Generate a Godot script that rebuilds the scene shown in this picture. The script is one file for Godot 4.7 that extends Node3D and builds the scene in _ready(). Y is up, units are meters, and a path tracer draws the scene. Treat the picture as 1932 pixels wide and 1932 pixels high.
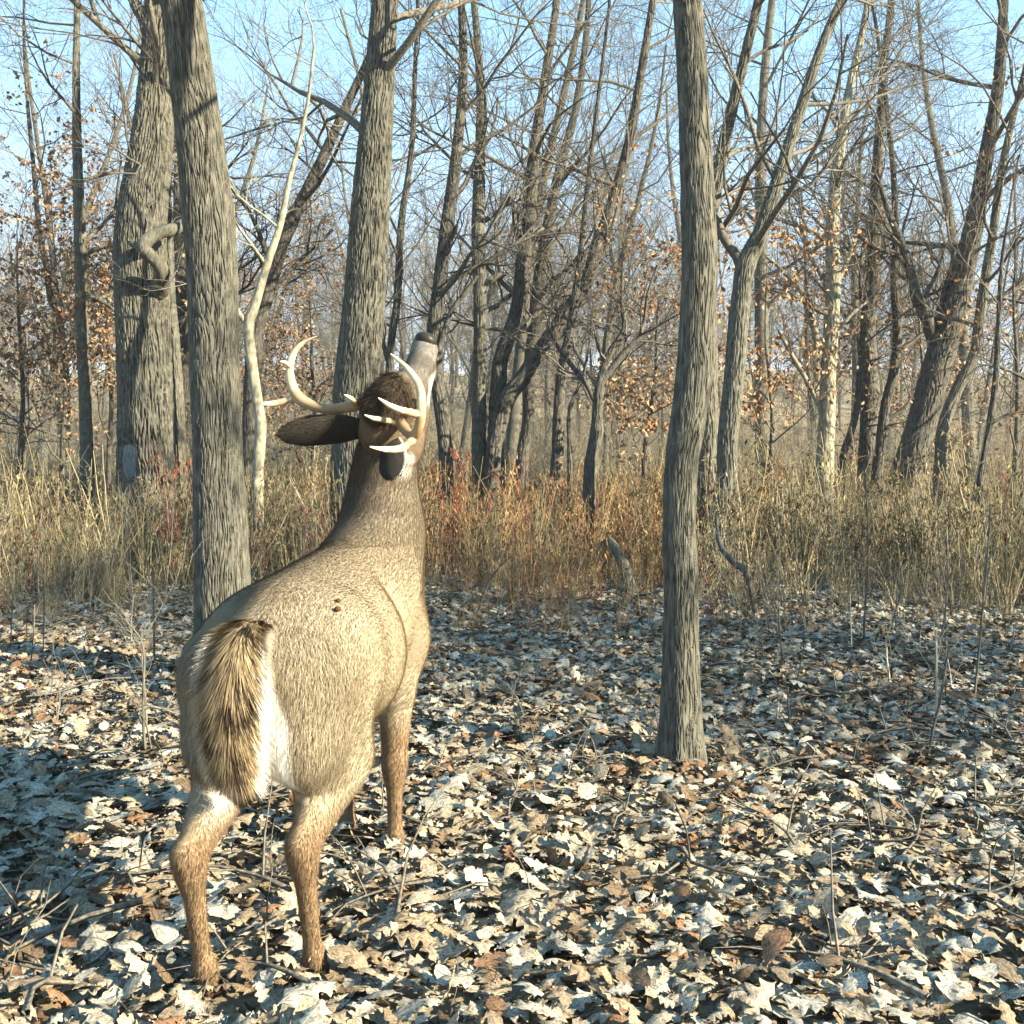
extends Node3D
# A buck in a leaf-strewn November wood, seen from a low camera. y up, metres.

const FOCAL := 1896.0      # focal length in units of a 1932-wide picture
const EYE_HEIGHT := 1.22
const PITCH := 2.6         # degrees below level

var rng := RandomNumberGenerator.new()
var bark_noise := FastNoiseLite.new()
var fine_noise := FastNoiseLite.new()
var land_noise := FastNoiseLite.new()
var patch_noise := FastNoiseLite.new()
var taken := {}
var scar := []            # on the old trunk: from and to along it, the way it faces, its half angle
var mats := {}


# ---------------------------------------------------------------- mesh collector
class Shape:
	var v := PackedVector3Array()
	var n := PackedVector3Array()
	var c := PackedColorArray()
	var t := PackedVector2Array()
	var i := PackedInt32Array()
	var colored := false
	var mapped := false

	func tube(pts: PackedVector3Array, rad: PackedFloat32Array, seg: int, col := Color.WHITE) -> void:
		var first := v.size()
		var m := pts.size()
		var side := Vector3.ZERO
		for k in m:
			var d := (pts[mini(k + 1, m - 1)] - pts[maxi(k - 1, 0)]).normalized()
			if k == 0:
				side = d.cross(Vector3(0.31, 0.2, 0.93) if absf(d.z) < 0.8 else Vector3(0.9, 0.3, 0.1)).normalized()
			else:
				side = (side - d * side.dot(d)).normalized()
			var up := d.cross(side)
			for s in seg:
				var a := TAU * s / seg
				var r := side * cos(a) + up * sin(a)
				v.push_back(pts[k] + r * rad[k])
				n.push_back(r)
				if colored:
					c.push_back(col)
				if mapped:
					t.push_back(Vector2(float(s) / seg, float(k) / m))
		for k in m - 1:
			for s in seg:
				var a := first + k * seg + s
				var b := first + k * seg + (s + 1) % seg
				i.push_back(a); i.push_back(b); i.push_back(a + seg)
				i.push_back(b); i.push_back(b + seg); i.push_back(a + seg)
		# close the far end
		var tip := v.size()
		var dd := (pts[m - 1] - pts[m - 2]).normalized()
		v.push_back(pts[m - 1] + dd * rad[m - 1] * 0.6)
		n.push_back(dd)
		if colored:
			c.push_back(col)
		if mapped:
			t.push_back(Vector2(0.5, 1))
		for s in seg:
			i.push_back(first + (m - 1) * seg + s); i.push_back(first + (m - 1) * seg + (s + 1) % seg); i.push_back(tip)

	func tri(a: Vector3, b: Vector3, d: Vector3, nn: Vector3, ca: Color, cb: Color, cd: Color) -> void:
		var f := v.size()
		v.push_back(a); v.push_back(b); v.push_back(d)
		n.push_back(nn); n.push_back(nn); n.push_back(nn)
		c.push_back(ca); c.push_back(cb); c.push_back(cd)
		i.push_back(f); i.push_back(f + 1); i.push_back(f + 2)

	func done() -> ArrayMesh:
		# turn every face to the side its normals point to
		for k in range(0, i.size(), 3):
			var i0 := i[k]
			var i1 := i[k + 1]
			var i2 := i[k + 2]
			var p := v[i0]
			if (v[i1] - p).cross(v[i2] - p).dot(n[i0] + n[i1] + n[i2]) > 0.0:
				i[k + 1] = i2
				i[k + 2] = i1
		var a := []
		a.resize(Mesh.ARRAY_MAX)
		a[Mesh.ARRAY_VERTEX] = v
		a[Mesh.ARRAY_NORMAL] = n
		if c.size() == v.size():
			a[Mesh.ARRAY_COLOR] = c
		if t.size() == v.size():
			a[Mesh.ARRAY_TEX_UV] = t
		a[Mesh.ARRAY_INDEX] = i
		var m := ArrayMesh.new()
		m.add_surface_from_arrays(Mesh.PRIMITIVE_TRIANGLES, a)
		return m


# ---------------------------------------------------------------- a distance field and its surface
class Field:
	var o: Vector3
	var h: float
	var nx: int
	var ny: int
	var nz: int
	var d := PackedFloat32Array()

	func _init(lo: Vector3, hi: Vector3, cell: float) -> void:
		o = lo
		h = cell
		nx = int((hi.x - lo.x) / cell) + 2
		ny = int((hi.y - lo.y) / cell) + 2
		nz = int((hi.z - lo.z) / cell) + 2
		d.resize(nx * ny * nz)
		d.fill(1.0)

	func cone(a: Vector3, b: Vector3, ra: float, rb: float, k := 0.04) -> void:
		var far := maxf(ra, rb) + k + h * 3.0
		var lo := (a.min(b) - Vector3.ONE * far - o) / h
		var hi := (a.max(b) + Vector3.ONE * far - o) / h
		var ba := b - a
		var inv := 1.0 / maxf(ba.length_squared(), 1e-8)
		var x0 := maxi(0, int(lo.x)); var x1 := mini(nx - 1, int(hi.x) + 1)
		var y0 := maxi(0, int(lo.y)); var y1 := mini(ny - 1, int(hi.y) + 1)
		var z0 := maxi(0, int(lo.z)); var z1 := mini(nz - 1, int(hi.z) + 1)
		for z in range(z0, z1 + 1):
			for y in range(y0, y1 + 1):
				var at := (z * ny + y) * nx
				var p := o + Vector3(x0, y, z) * h - a
				for x in range(x0, x1 + 1):
					var t := clampf(p.dot(ba) * inv, 0.0, 1.0)
					var q := (p - ba * t).length() - (ra + (rb - ra) * t)
					var was := d[at + x]
					var e := k - absf(q - was)
					q = minf(q, was)
					if e > 0.0:
						q -= e * e / k * 0.25
					d[at + x] = q
					p.x += h

	# a string of tapering pieces that do not swell where they join
	func chain(pts: Array, rads: Array, k := 0.04) -> void:
		var lo: Vector3 = pts[0]
		var hi: Vector3 = pts[0]
		var most := 0.0
		for q in pts.size():
			lo = lo.min(pts[q])
			hi = hi.max(pts[q])
			most = maxf(most, rads[q])
		var far := most + k + h * 3.0
		lo = (lo - Vector3.ONE * far - o) / h
		hi = (hi + Vector3.ONE * far - o) / h
		for z in range(maxi(0, int(lo.z)), mini(nz - 1, int(hi.z) + 1) + 1):
			for y in range(maxi(0, int(lo.y)), mini(ny - 1, int(hi.y) + 1) + 1):
				var at := (z * ny + y) * nx
				for x in range(maxi(0, int(lo.x)), mini(nx - 1, int(hi.x) + 1) + 1):
					var p := o + Vector3(x, y, z) * h
					var best := 9.0
					for j in pts.size() - 1:
						var a: Vector3 = pts[j]
						var ba: Vector3 = pts[j + 1] - a
						var t := clampf((p - a).dot(ba) / ba.length_squared(), 0.0, 1.0)
						best = minf(best, (p - a - ba * t).length() - lerpf(rads[j], rads[j + 1], t))
					var was := d[at + x]
					var e := k - absf(best - was)
					best = minf(best, was)
					if e > 0.0:
						best -= e * e / k * 0.25
					d[at + x] = best

	func soften(times: int) -> void:
		for q in times:
			for step in [1, nx, nx * ny]:
				var w := d.duplicate()
				for at in range(step, d.size() - step):
					if w[at] < 0.12 and w[at] > -0.12:
						d[at] = w[at] * 0.5 + (w[at - step] + w[at + step]) * 0.25

	func surface(s: Shape, paint: Callable) -> void:
		var ids := {}
		var row := nx
		var slab := nx * ny
		for z in nz - 1:
			for y in ny - 1:
				var at := (z * ny + y) * nx
				for x in nx - 1:
					var c0 := d[at + x]
					if absf(c0) > 2.0 * h:
						continue
					var g := at + x
					var w := [c0, d[g + 1], d[g + row], d[g + row + 1], d[g + slab], d[g + slab + 1], d[g + slab + row], d[g + slab + row + 1]]
					var inside := 0
					for q in w:
						if q < 0.0:
							inside += 1
					if inside == 0 or inside == 8:
						continue
					var sum := Vector3.ZERO
					var num := 0
					for e in [[0, 1], [2, 3], [4, 5], [6, 7], [0, 2], [1, 3], [4, 6], [5, 7], [0, 4], [1, 5], [2, 6], [3, 7]]:
						var u: float = w[e[0]]
						var q: float = w[e[1]]
						if (u < 0.0) != (q < 0.0):
							var k := u / (u - q)
							var pa := Vector3(e[0] & 1, (e[0] >> 1) & 1, e[0] >> 2)
							var pb := Vector3(e[1] & 1, (e[1] >> 1) & 1, e[1] >> 2)
							sum += pa.lerp(pb, k)
							num += 1
					var p := o + (Vector3(x, y, z) + sum / num) * h
					var nn := Vector3(w[1] + w[3] + w[5] + w[7] - w[0] - w[2] - w[4] - w[6], w[2] + w[3] + w[6] + w[7] - w[0] - w[1] - w[4] - w[5], w[4] + w[5] + w[6] + w[7] - w[0] - w[1] - w[2] - w[3]).normalized()
					ids[g] = s.v.size()
					s.v.push_back(p)
					s.n.push_back(nn)
					s.c.push_back(paint.call(p, nn))
		for g in ids:
			var here := d[g]
			# edges that leave this corner along x, y and z
			for e in [[1, row, slab], [row, slab, 1], [slab, 1, row]]:
				var there := d[g + e[0]]
				if (here < 0.0) == (there < 0.0):
					continue
				var b: int = g - e[1]
				var cc: int = g - e[1] - e[2]
				var dd: int = g - e[2]
				if not (ids.has(b) and ids.has(cc) and ids.has(dd)):
					continue
				var q := [ids[g], ids[b], ids[cc], ids[dd]]
				if here < 0.0:
					q = [ids[g], ids[dd], ids[cc], ids[b]]
				s.i.push_back(q[0]); s.i.push_back(q[1]); s.i.push_back(q[2])
				s.i.push_back(q[0]); s.i.push_back(q[2]); s.i.push_back(q[3])


# ---------------------------------------------------------------- naming
func numbered(called: String) -> String:
	var k: int = taken.get(called, 0)
	taken[called] = k + 1
	return called if k == 0 else "%s_%03d" % [called, k]

func tag(o: Node, label: String, category := "", group := "", kind := "") -> Node:
	o.set_meta("label", label)
	if category: o.set_meta("category", category)
	if group: o.set_meta("group", group)
	if kind: o.set_meta("kind", kind)
	return o

func thing(called: String, where: Vector3, label: String, category: String, group := "") -> Node3D:
	var o := Node3D.new()
	o.name = numbered(called)
	add_child(o)
	o.position = where
	tag(o, label, category, group)
	return o

func part(called: String, mesh: Mesh, m: Material, parent: Node, kind := "") -> MeshInstance3D:
	var o := MeshInstance3D.new()
	o.name = numbered(called) if parent == self else called
	o.mesh = mesh
	o.material_override = m
	parent.add_child(o, true)
	if kind: o.set_meta("kind", kind)
	return o

func many(called: String, mesh: Mesh, m: Material, parent: Node, where: Array, tint: PackedColorArray) -> MultiMeshInstance3D:
	var mm := MultiMesh.new()
	mm.transform_format = MultiMesh.TRANSFORM_3D
	mm.use_colors = true
	mm.mesh = mesh
	mm.instance_count = where.size()
	for k in where.size():
		mm.set_instance_transform(k, where[k])
		mm.set_instance_color(k, tint[k])
	var o := MultiMeshInstance3D.new()
	o.name = called
	o.multimesh = mm
	o.material_override = m
	parent.add_child(o, true)
	o.set_meta("kind", "stuff")
	return o


# ---------------------------------------------------------------- the lie of the land
func ground_y(x: float, z: float) -> float:
	var d := -z
	var y := land_noise.get_noise_2d(x, z) * 0.06
	var k := smoothstep(24.0, 110.0, d)
	y += k * 11.0 + land_noise.get_noise_2d(x * 0.12 + 40.0, z * 0.12) * 1.6 * smoothstep(20.0, 50.0, d)
	return y

func eye_ray(px: float, py: float) -> Vector3:
	var a := deg_to_rad(PITCH)
	return Vector3(0, -sin(a), -cos(a)) + Vector3(0, cos(a), -sin(a)) * ((966.0 - py) / FOCAL) + Vector3.RIGHT * ((px - 966.0) / FOCAL)

func spot(px: float, py: float, d: float) -> Vector3:
	var r := eye_ray(px, py)
	return Vector3(0, EYE_HEIGHT, 0) + r * (d / -r.z)

func jitter(r: RandomNumberGenerator, s: float) -> Vector3:
	return Vector3(r.randf_range(-s, s), r.randf_range(-s, s), r.randf_range(-s, s))


# ---------------------------------------------------------------- materials
func lin(r: float, g: float, b: float) -> Color:
	return Color(r, g, b).linear_to_srgb()

func streak_texture(seed_: int, freq: float, lo: Color, mid: Color, hi: Color) -> NoiseTexture2D:
	var f := FastNoiseLite.new()
	f.seed = seed_
	f.frequency = freq
	f.fractal_octaves = 5
	var g := Gradient.new()
	g.offsets = PackedFloat32Array([0.22, 0.5, 0.8])
	g.colors = PackedColorArray([lo, mid, hi])
	var t := NoiseTexture2D.new()
	t.width = 512
	t.height = 512
	t.seamless = true
	t.noise = f
	t.color_ramp = g
	return t

func bump_texture(seed_: int, freq: float) -> NoiseTexture2D:
	var f := FastNoiseLite.new()
	f.seed = seed_
	f.frequency = freq
	f.fractal_octaves = 4
	var t := NoiseTexture2D.new()
	t.width = 512
	t.height = 512
	t.seamless = true
	t.noise = f
	return t

func bark(called: String, seed_: int, lo: Color, mid: Color, hi: Color, scale := Vector3(4.2, 0.8, 4.2), relief := 0.4) -> StandardMaterial3D:
	var m := StandardMaterial3D.new()
	m.resource_name = called
	m.albedo_texture = streak_texture(seed_, 0.02, lo, mid, hi)
	m.uv1_triplanar = true
	m.uv1_scale = scale
	m.roughness = 0.92
	m.metallic_specular = 0.25
	m.heightmap_enabled = true
	m.heightmap_texture = bump_texture(seed_ + 50, 0.03)
	m.heightmap_scale = relief
	mats[called] = m
	return m

func tinted(called: String, rough := 0.9, back := Color.BLACK) -> StandardMaterial3D:
	var m := StandardMaterial3D.new()
	m.resource_name = called
	m.vertex_color_use_as_albedo = true
	m.roughness = rough
	m.metallic_specular = 0.2
	m.cull_mode = BaseMaterial3D.CULL_DISABLED
	if back != Color.BLACK:
		m.backlight_enabled = true
		m.backlight = back
	mats[called] = m
	return m

func plain(called: String, col: Color, rough := 0.9) -> StandardMaterial3D:
	var m := StandardMaterial3D.new()
	m.resource_name = called
	m.albedo_color = col
	m.roughness = rough
	m.metallic_specular = 0.3
	mats[called] = m
	return m

func make_materials() -> void:
	bark("oak_bark", 3, lin(0.045, 0.044, 0.037), lin(0.082, 0.079, 0.064), lin(0.128, 0.123, 0.099))
	bark("grey_bark", 9, lin(0.05, 0.049, 0.04), lin(0.093, 0.09, 0.073), lin(0.14, 0.136, 0.11))
	bark("dark_bark", 14, lin(0.03, 0.029, 0.026), lin(0.07, 0.066, 0.057), lin(0.125, 0.118, 0.10))
	bark("pale_bark", 21, lin(0.12, 0.11, 0.08), lin(0.22, 0.205, 0.15), lin(0.33, 0.31, 0.235), Vector3(1.5, 0.7, 1.5), 0.2)
	bark("twig_bark", 27, lin(0.055, 0.05, 0.045), lin(0.11, 0.10, 0.083), lin(0.18, 0.162, 0.13), Vector3(3, 3, 3), 0.1)
	bark("dry_cane", 37, lin(0.20, 0.17, 0.115), lin(0.29, 0.25, 0.175), lin(0.38, 0.335, 0.24), Vector3(2, 1, 2), 0.1)
	bark("bare_wood", 61, lin(0.07, 0.075, 0.075), lin(0.13, 0.135, 0.132), lin(0.19, 0.19, 0.18), Vector3(6, 0.6, 6), 0.4)
	tinted("dead_leaf", 0.75, Color(0.22, 0.2, 0.16)).albedo_texture = leaf_texture()
	tinted("hanging_leaf", 0.8, Color(0.5, 0.45, 0.35))
	tinted("dry_weed", 0.9, Color(0.25, 0.22, 0.16))
	tinted("fur", 0.95, Color(0.7, 0.66, 0.6))
	tinted("hide", 0.95)
	tinted("antler", 0.55)
	tinted("ear", 0.9, Color(0.2, 0.17, 0.15))
	plain("horn_black", lin(0.02, 0.018, 0.016), 0.45)
	plain("eye_dark", lin(0.01, 0.008, 0.006), 0.08)
	plain("burr_brown", lin(0.07, 0.03, 0.016), 0.9)
	var soil := StandardMaterial3D.new()
	soil.resource_name = "soil"
	soil.albedo_texture = streak_texture(41, 0.03, lin(0.07, 0.052, 0.036), lin(0.13, 0.10, 0.07), lin(0.22, 0.175, 0.12))
	soil.uv1_triplanar = true
	soil.uv1_world_triplanar = true
	soil.uv1_scale = Vector3(0.9, 0.9, 0.9)
	soil.detail_enabled = true
	soil.detail_blend_mode = BaseMaterial3D.BLEND_MODE_MIX
	soil.detail_albedo = streak_texture(44, 0.012, lin(0.30, 0.245, 0.165), lin(0.36, 0.30, 0.20), lin(0.26, 0.21, 0.14))
	soil.detail_mask = bump_texture(46, 0.05)
	soil.detail_uv_layer = BaseMaterial3D.DETAIL_UV_2
	soil.uv2_triplanar = true
	soil.uv2_world_triplanar = true
	soil.uv2_scale = Vector3(0.31, 0.31, 0.31)
	soil.roughness = 0.97
	soil.metallic_specular = 0.15
	mats["soil"] = soil

func leaf_texture() -> ImageTexture:
	var im := Image.create(128, 128, false, Image.FORMAT_RGB8)
	var f := FastNoiseLite.new()
	f.seed = 77
	f.frequency = 0.05
	f.fractal_octaves = 4
	for y in 128:
		for x in 128:
			var u := absf(x / 127.0 - 0.5) * 2.0
			var t := y / 127.0
			var k := 0.80 + f.get_noise_2d(x, y) * 0.32
			var lateral := absf(fposmod((t - u * 0.32) * 7.0, 1.0) - 0.5) * 2.0
			if u < 0.05:
				k *= 1.22
			elif lateral > 0.86:
				k *= 1.12
			if f.get_noise_2d(x * 0.9 + 400, y * 0.9) > 0.32:
				k *= 0.8
			k = clampf(k, 0.0, 1.0)
			im.set_pixel(x, y, Color(k, k * 0.985, k * 0.96))
	return ImageTexture.create_from_image(im)


# ---------------------------------------------------------------- trees
func spline(pts: PackedVector3Array, rads: PackedFloat32Array, step: float) -> Array:
	var op := PackedVector3Array()
	var orr := PackedFloat32Array()
	var m := pts.size()
	for k in m - 1:
		var a := pts[maxi(k - 1, 0)]
		var b := pts[k]
		var c := pts[k + 1]
		var d := pts[mini(k + 2, m - 1)]
		var num := maxi(1, int(ceil(b.distance_to(c) / step)))
		for q in num:
			var t := float(q) / num
			op.push_back(b.cubic_interpolate(c, a, d, t))
			orr.push_back(lerpf(rads[k], rads[k + 1], t))
	op.push_back(pts[m - 1])
	orr.push_back(rads[m - 1])
	return [op, orr]

# a trunk whose bark stands out in plates with furrows between them
func trunk_mesh(pts: PackedVector3Array, rads: PackedFloat32Array, seg: int, amp: float, freq: float, off: float, flare: float) -> ArrayMesh:
	var s := Shape.new()
	var m := pts.size()
	var side := Vector3.RIGHT
	var along := 0.0
	for k in m:
		var d := (pts[mini(k + 1, m - 1)] - pts[maxi(k - 1, 0)]).normalized()
		side = (side - d * side.dot(d)).normalized()
		var up := d.cross(side)
		if k > 0:
			along += pts[k].distance_to(pts[k - 1])
		var R := rads[k]
		for q in seg:
			var a := TAU * q / seg
			var dir := side * cos(a) + up * sin(a)
			var x := cos(a) * R
			var y := sin(a) * R
			var w := fine_noise.get_noise_3d(x * 5.0 + off, along * 1.6, y * 5.0) * 0.025
			var f := absf(bark_noise.get_noise_3d((x + w) * freq + off, along * freq * 0.05, (y + w) * freq))
			var r := R * (1.0 + 0.05 * fine_noise.get_noise_3d(x * 1.7 + off, along * 0.6, y * 1.7))
			var bared := 0.0
			if scar.size() and along > scar[0] and along < scar[1]:
				bared = smoothstep(cos(scar[3] + 0.12), cos(scar[3] - 0.12), dir.dot(scar[2]) + 0.05 * fine_noise.get_noise_2d(along * 9.0, a * 3.0)) * smoothstep(0.0, 0.10, along - scar[0]) * smoothstep(0.0, 0.10, scar[1] - along)
			r += amp * (smoothstep(0.0, 0.22, f) - 0.7) * (1.0 - bared) - bared * 0.035
			r += amp * 0.35 * fine_noise.get_noise_3d(x * 30.0, along * 9.0 + off, y * 30.0)
			r += R * flare * exp(-along * 4.5) * (1.0 + 0.7 * sin(a * 5.0 + off))
			s.v.push_back(pts[k] + dir * r)
			s.n.push_back(dir)
	for k in m:
		for q in seg:
			var at := k * seg + q
			var du := s.v[k * seg + (q + 1) % seg] - s.v[k * seg + (q + seg - 1) % seg]
			var dv := s.v[mini(k + 1, m - 1) * seg + q] - s.v[maxi(k - 1, 0) * seg + q]
			var nn := du.cross(dv)
			if nn.dot(s.n[at]) < 0.0:
				nn = -nn
			s.n[at] = nn.normalized()
	for k in m - 1:
		for q in seg:
			var a := k * seg + q
			var b := k * seg + (q + 1) % seg
			s.i.push_back(a); s.i.push_back(b); s.i.push_back(a + seg)
			s.i.push_back(b); s.i.push_back(b + seg); s.i.push_back(a + seg)
	return s.done()

func grow(s: Shape, p: Vector3, dir: Vector3, length: float, r: float, lvl: int, last: int, g: RandomNumberGenerator, rise: float, tips: Array) -> void:
	var num := 5 if lvl <= 1 else (4 if lvl < last else 3)
	var pts := PackedVector3Array([p])
	var rad := PackedFloat32Array([r])
	var d := dir.normalized()
	var bend := 0.20 + 0.06 * lvl
	for k in num:
		d = (d + jitter(g, bend) + Vector3.UP * rise).normalized()
		p += d * length / num
		pts.push_back(p)
		rad.push_back(maxf(r * (1.0 - 0.72 * (k + 1.0) / num), 0.0012))
	s.tube(pts, rad, 6 if lvl <= 1 else (4 if lvl == 2 else 3))
	if lvl >= last:
		tips.push_back([p, d])
		return
	var kids := [7, 6, 5, 4, 3][mini(lvl, 4)] as int
	for k in kids:
		var t := lerpf(0.22, 1.0, (k + g.randf()) / kids)
		var at := minf(t * num, num - 0.001)
		var j := int(at)
		var q := pts[j].lerp(pts[j + 1], at - j)
		var dd := (pts[j + 1] - pts[j]).normalized()
		var out := (dd.cross(jitter(g, 1.0))).normalized()
		var ang := g.randf_range(0.5, 1.15) if k < kids - 1 else g.randf_range(0.1, 0.4)
		grow(s, q, dd * cos(ang) + out * sin(ang), length * g.randf_range(0.42, 0.72), rad[j] * g.randf_range(0.5, 0.72), lvl + 1, last, g, rise, tips)

func leaf_flakes(tips: Array, each: int, size: float, spread: float, g: RandomNumberGenerator, tone: Array) -> ArrayMesh:
	var s := Shape.new()
	for tip in tips:
		for k in each:
			var p: Vector3 = tip[0] + jitter(g, spread)
			var d := (jitter(g, 1.0) + Vector3.DOWN * 0.5).normalized()
			var w := d.cross(jitter(g, 1.0)).normalized()
			var l := size * g.randf_range(0.7, 1.3)
			var col: Color = tone[g.randi() % tone.size()]
			col = col * g.randf_range(0.7, 1.3)
			var nn := d.cross(w)
			var a := p
			var b := p + d * l * 0.5 + w * l * 0.3 + nn * l * 0.14
			var c := p + d * l
			var e := p + d * l * 0.5 - w * l * 0.3 + nn * l * 0.14
			s.tri(a, b, c, (b - a).cross(c - a).normalized(), col, col, col)
			s.tri(a, c, e, (c - a).cross(e - a).normalized(), col, col, col)
	return s.done()

# rows: [picture x, picture y, picture width], from the lowest seen to the highest; d: distance in metres
func tree(called: String, label: String, rows: Array, d: float, o := {}) -> Node3D:
	var g := RandomNumberGenerator.new()
	g.seed = hash(label)
	var pts := PackedVector3Array()
	var rads := PackedFloat32Array()
	var lean: float = o.get("lean", 0.0)       # metres further away at the top row
	for k in rows.size():
		var dk := d + lean * k / maxf(rows.size() - 1, 1)
		pts.push_back(spot(rows[k][0], rows[k][1], dk))
		rads.push_back(rows[k][2] * 0.5 * dk / FOCAL)
	# down to the ground
	var low := pts[0]
	var slope := (pts[1] - pts[0]) / maxf(pts[1].y - pts[0].y, 0.2)
	var gy := ground_y(low.x, low.z)
	if low.y > gy + 0.05:
		var foot := low - slope * 0.35 * (low.y - gy)
		foot.y = gy - 0.06
		pts.insert(0, foot)
		rads.insert(0, rads[0] * 1.12)
	# on above the picture's strip
	var top := pts[pts.size() - 1]
	var dir := (top - pts[pts.size() - 2]).normalized()
	var rise: float = o.get("rise", 4.0)
	var r := rads[rads.size() - 1]
	if rise > 0.0:
		for k in 4:
			dir = (dir + jitter(g, 0.12) + Vector3.UP * 0.12).normalized()
			top += dir * rise / 4.0
			r *= 0.78
			pts.push_back(top)
			rads.push_back(r)
	var base := pts[0]
	base.y = gy
	var root := thing(called, base, label, "tree", o.get("group", ""))
	for k in pts.size():
		pts[k] -= base
	var fine: float = o.get("step", 0.07)
	var sp := spline(pts, rads, fine)
	var tp: PackedVector3Array = sp[0]
	var tr: PackedFloat32Array = sp[1]
	var m: Material = mats[o.get("bark", "grey_bark")]
	var ground_flare: float = o.get("flare", 0.25)
	part("trunk", trunk_mesh(tp, tr, o.get("seg", 28), o.get("amp", 0.008), o.get("freq", 26.0), g.randf() * 50.0, ground_flare), m, root)
	var tips := []
	var twig: Material = mats[o.get("twigs", "twig_bark")]
	# limbs seen in the picture
	for limb in o.get("limbs", []):
		var lp := PackedVector3Array()
		var lr := PackedFloat32Array()
		var ld: float = d + lean * 0.5
		for row in limb:
			var q := spot(row[0], row[1], ld + (row[3] if row.size() > 3 else 0.0)) - base
			lp.push_back(q)
			lr.push_back(row[2] * 0.5 * ld / FOCAL)
		var ls := spline(lp, lr, 0.08)
		var b := part("branch", trunk_mesh(ls[0], ls[1], 14, o.get("amp", 0.008) * 0.5, o.get("freq", 26.0), g.randf() * 50.0, 0.0), m, root)
		if o.get("limb_twigs", true):
			var s := Shape.new()
			var lpp: PackedVector3Array = ls[0]
			var lrr: PackedFloat32Array = ls[1]
			var num: int = o.get("limb_kids", 6)
			for k in num:
				var at := int(lerpf(0.3, 0.97, (k + g.randf()) / num) * (lpp.size() - 1))
				var dd := (lpp[mini(at + 1, lpp.size() - 1)] - lpp[maxi(at - 1, 0)]).normalized()
				var out := dd.cross(jitter(g, 1.0)).normalized()
				grow(s, lpp[at], dd * 0.6 + out * 0.7, g.randf_range(0.5, 1.1), lrr[at] * 0.5, 2, 4, g, 0.06, tips)
			part("twigs", s.done(), twig, b, "stuff")
	# boughs above
	var bare: float = o.get("bare", 2.6)       # height below which the trunk is clean
	var boughs: int = o.get("boughs", 9)
	if boughs > 0:
		var s := Shape.new()
		for k in boughs:
			var want := lerpf(bare, tp[tp.size() - 1].y, (k + g.randf() * 0.9) / boughs)
			var at := 0
			while at < tp.size() - 2 and tp[at].y < want:
				at += 1
			var az := g.randf() * TAU
			var el := g.randf_range(0.15, 0.8)
			var dd := Vector3(cos(az) * cos(el), sin(el), sin(az) * cos(el))
			grow(s, tp[at], dd, o.get("reach", 2.2) * g.randf_range(0.55, 1.1), minf(tr[at] * 0.45, 0.05), 1, o.get("levels", 4), g, 0.05, tips)
		grow(s, tp[tp.size() - 1], dir, o.get("reach", 2.2), tr[tr.size() - 1] * 0.9, 1, o.get("levels", 4), g, 0.06, tips)
		part("crown", s.done(), twig, root)
	if o.has("leaves"):
		var some := []
		for tip in tips:
			if g.randf() < o.get("leafy", 0.5):
				some.push_back(tip)
		part("leaves", leaf_flakes(some, o.leaves, 0.075, 0.09, g, rust()), mats["hanging_leaf"], root, "stuff")
	return root

func rust() -> Array:
	return [Color(0.25, 0.14, 0.075), Color(0.31, 0.19, 0.10), Color(0.17, 0.09, 0.05), Color(0.33, 0.24, 0.15)]

# a whole tree standing at the origin, to be copied into the background
func plain_tree(called: String, height: float, r: float, g: RandomNumberGenerator, m: Material, boughs: int, bare: float, leafy: float, fork := false) -> Node3D:
	var root := Node3D.new()
	root.name = called
	var pts := PackedVector3Array([Vector3(0, -0.3, 0)])
	var rads := PackedFloat32Array([r * 1.2])
	var p := Vector3.ZERO
	var dir := (Vector3.UP + jitter(g, 0.12)).normalized()
	for k in 7:
		p += dir * height / 7.0
		dir = (dir + jitter(g, 0.16) + Vector3.UP * 0.1).normalized()
		pts.push_back(p)
		rads.push_back(r * (1.0 - 0.115 * (k + 1)))
	var sp := spline(pts, rads, 0.25)
	part("trunk", trunk_mesh(sp[0], sp[1], 12, r * 0.07, 9.0, g.randf() * 50.0, 0.2), m, root)
	var s := Shape.new()
	var tips := []
	var tp: PackedVector3Array = sp[0]
	var tr: PackedFloat32Array = sp[1]
	for k in boughs:
		var want := lerpf(bare, height * 0.96, (k + g.randf()) / boughs)
		var at := 0
		while at < tp.size() - 2 and tp[at].y < want:
			at += 1
		var az := g.randf() * TAU
		var el := g.randf_range(0.1, 0.9)
		grow(s, tp[at], Vector3(cos(az) * cos(el), sin(el), sin(az) * cos(el)), height * 0.26 * g.randf_range(0.6, 1.2), tr[at] * 0.34, 1, 4, g, 0.06, tips)
	if fork:
		var az := g.randf() * TAU
		grow(s, tp[int(tp.size() * 0.25)], Vector3(cos(az) * 0.5, 0.9, sin(az) * 0.5), height * 0.55, tr[int(tp.size() * 0.25)] * 0.8, 0, 3, g, 0.08, tips)
	part("crown", s.done(), mats["twig_bark"], root)
	if leafy > 0.0:
		var some := []
		for tip in tips:
			if g.randf() < leafy:
				some.push_back(tip)
		part("leaves", leaf_flakes(some, 3, 0.10, 0.12, g, rust()), mats["hanging_leaf"], root, "stuff")
	return root


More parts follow.
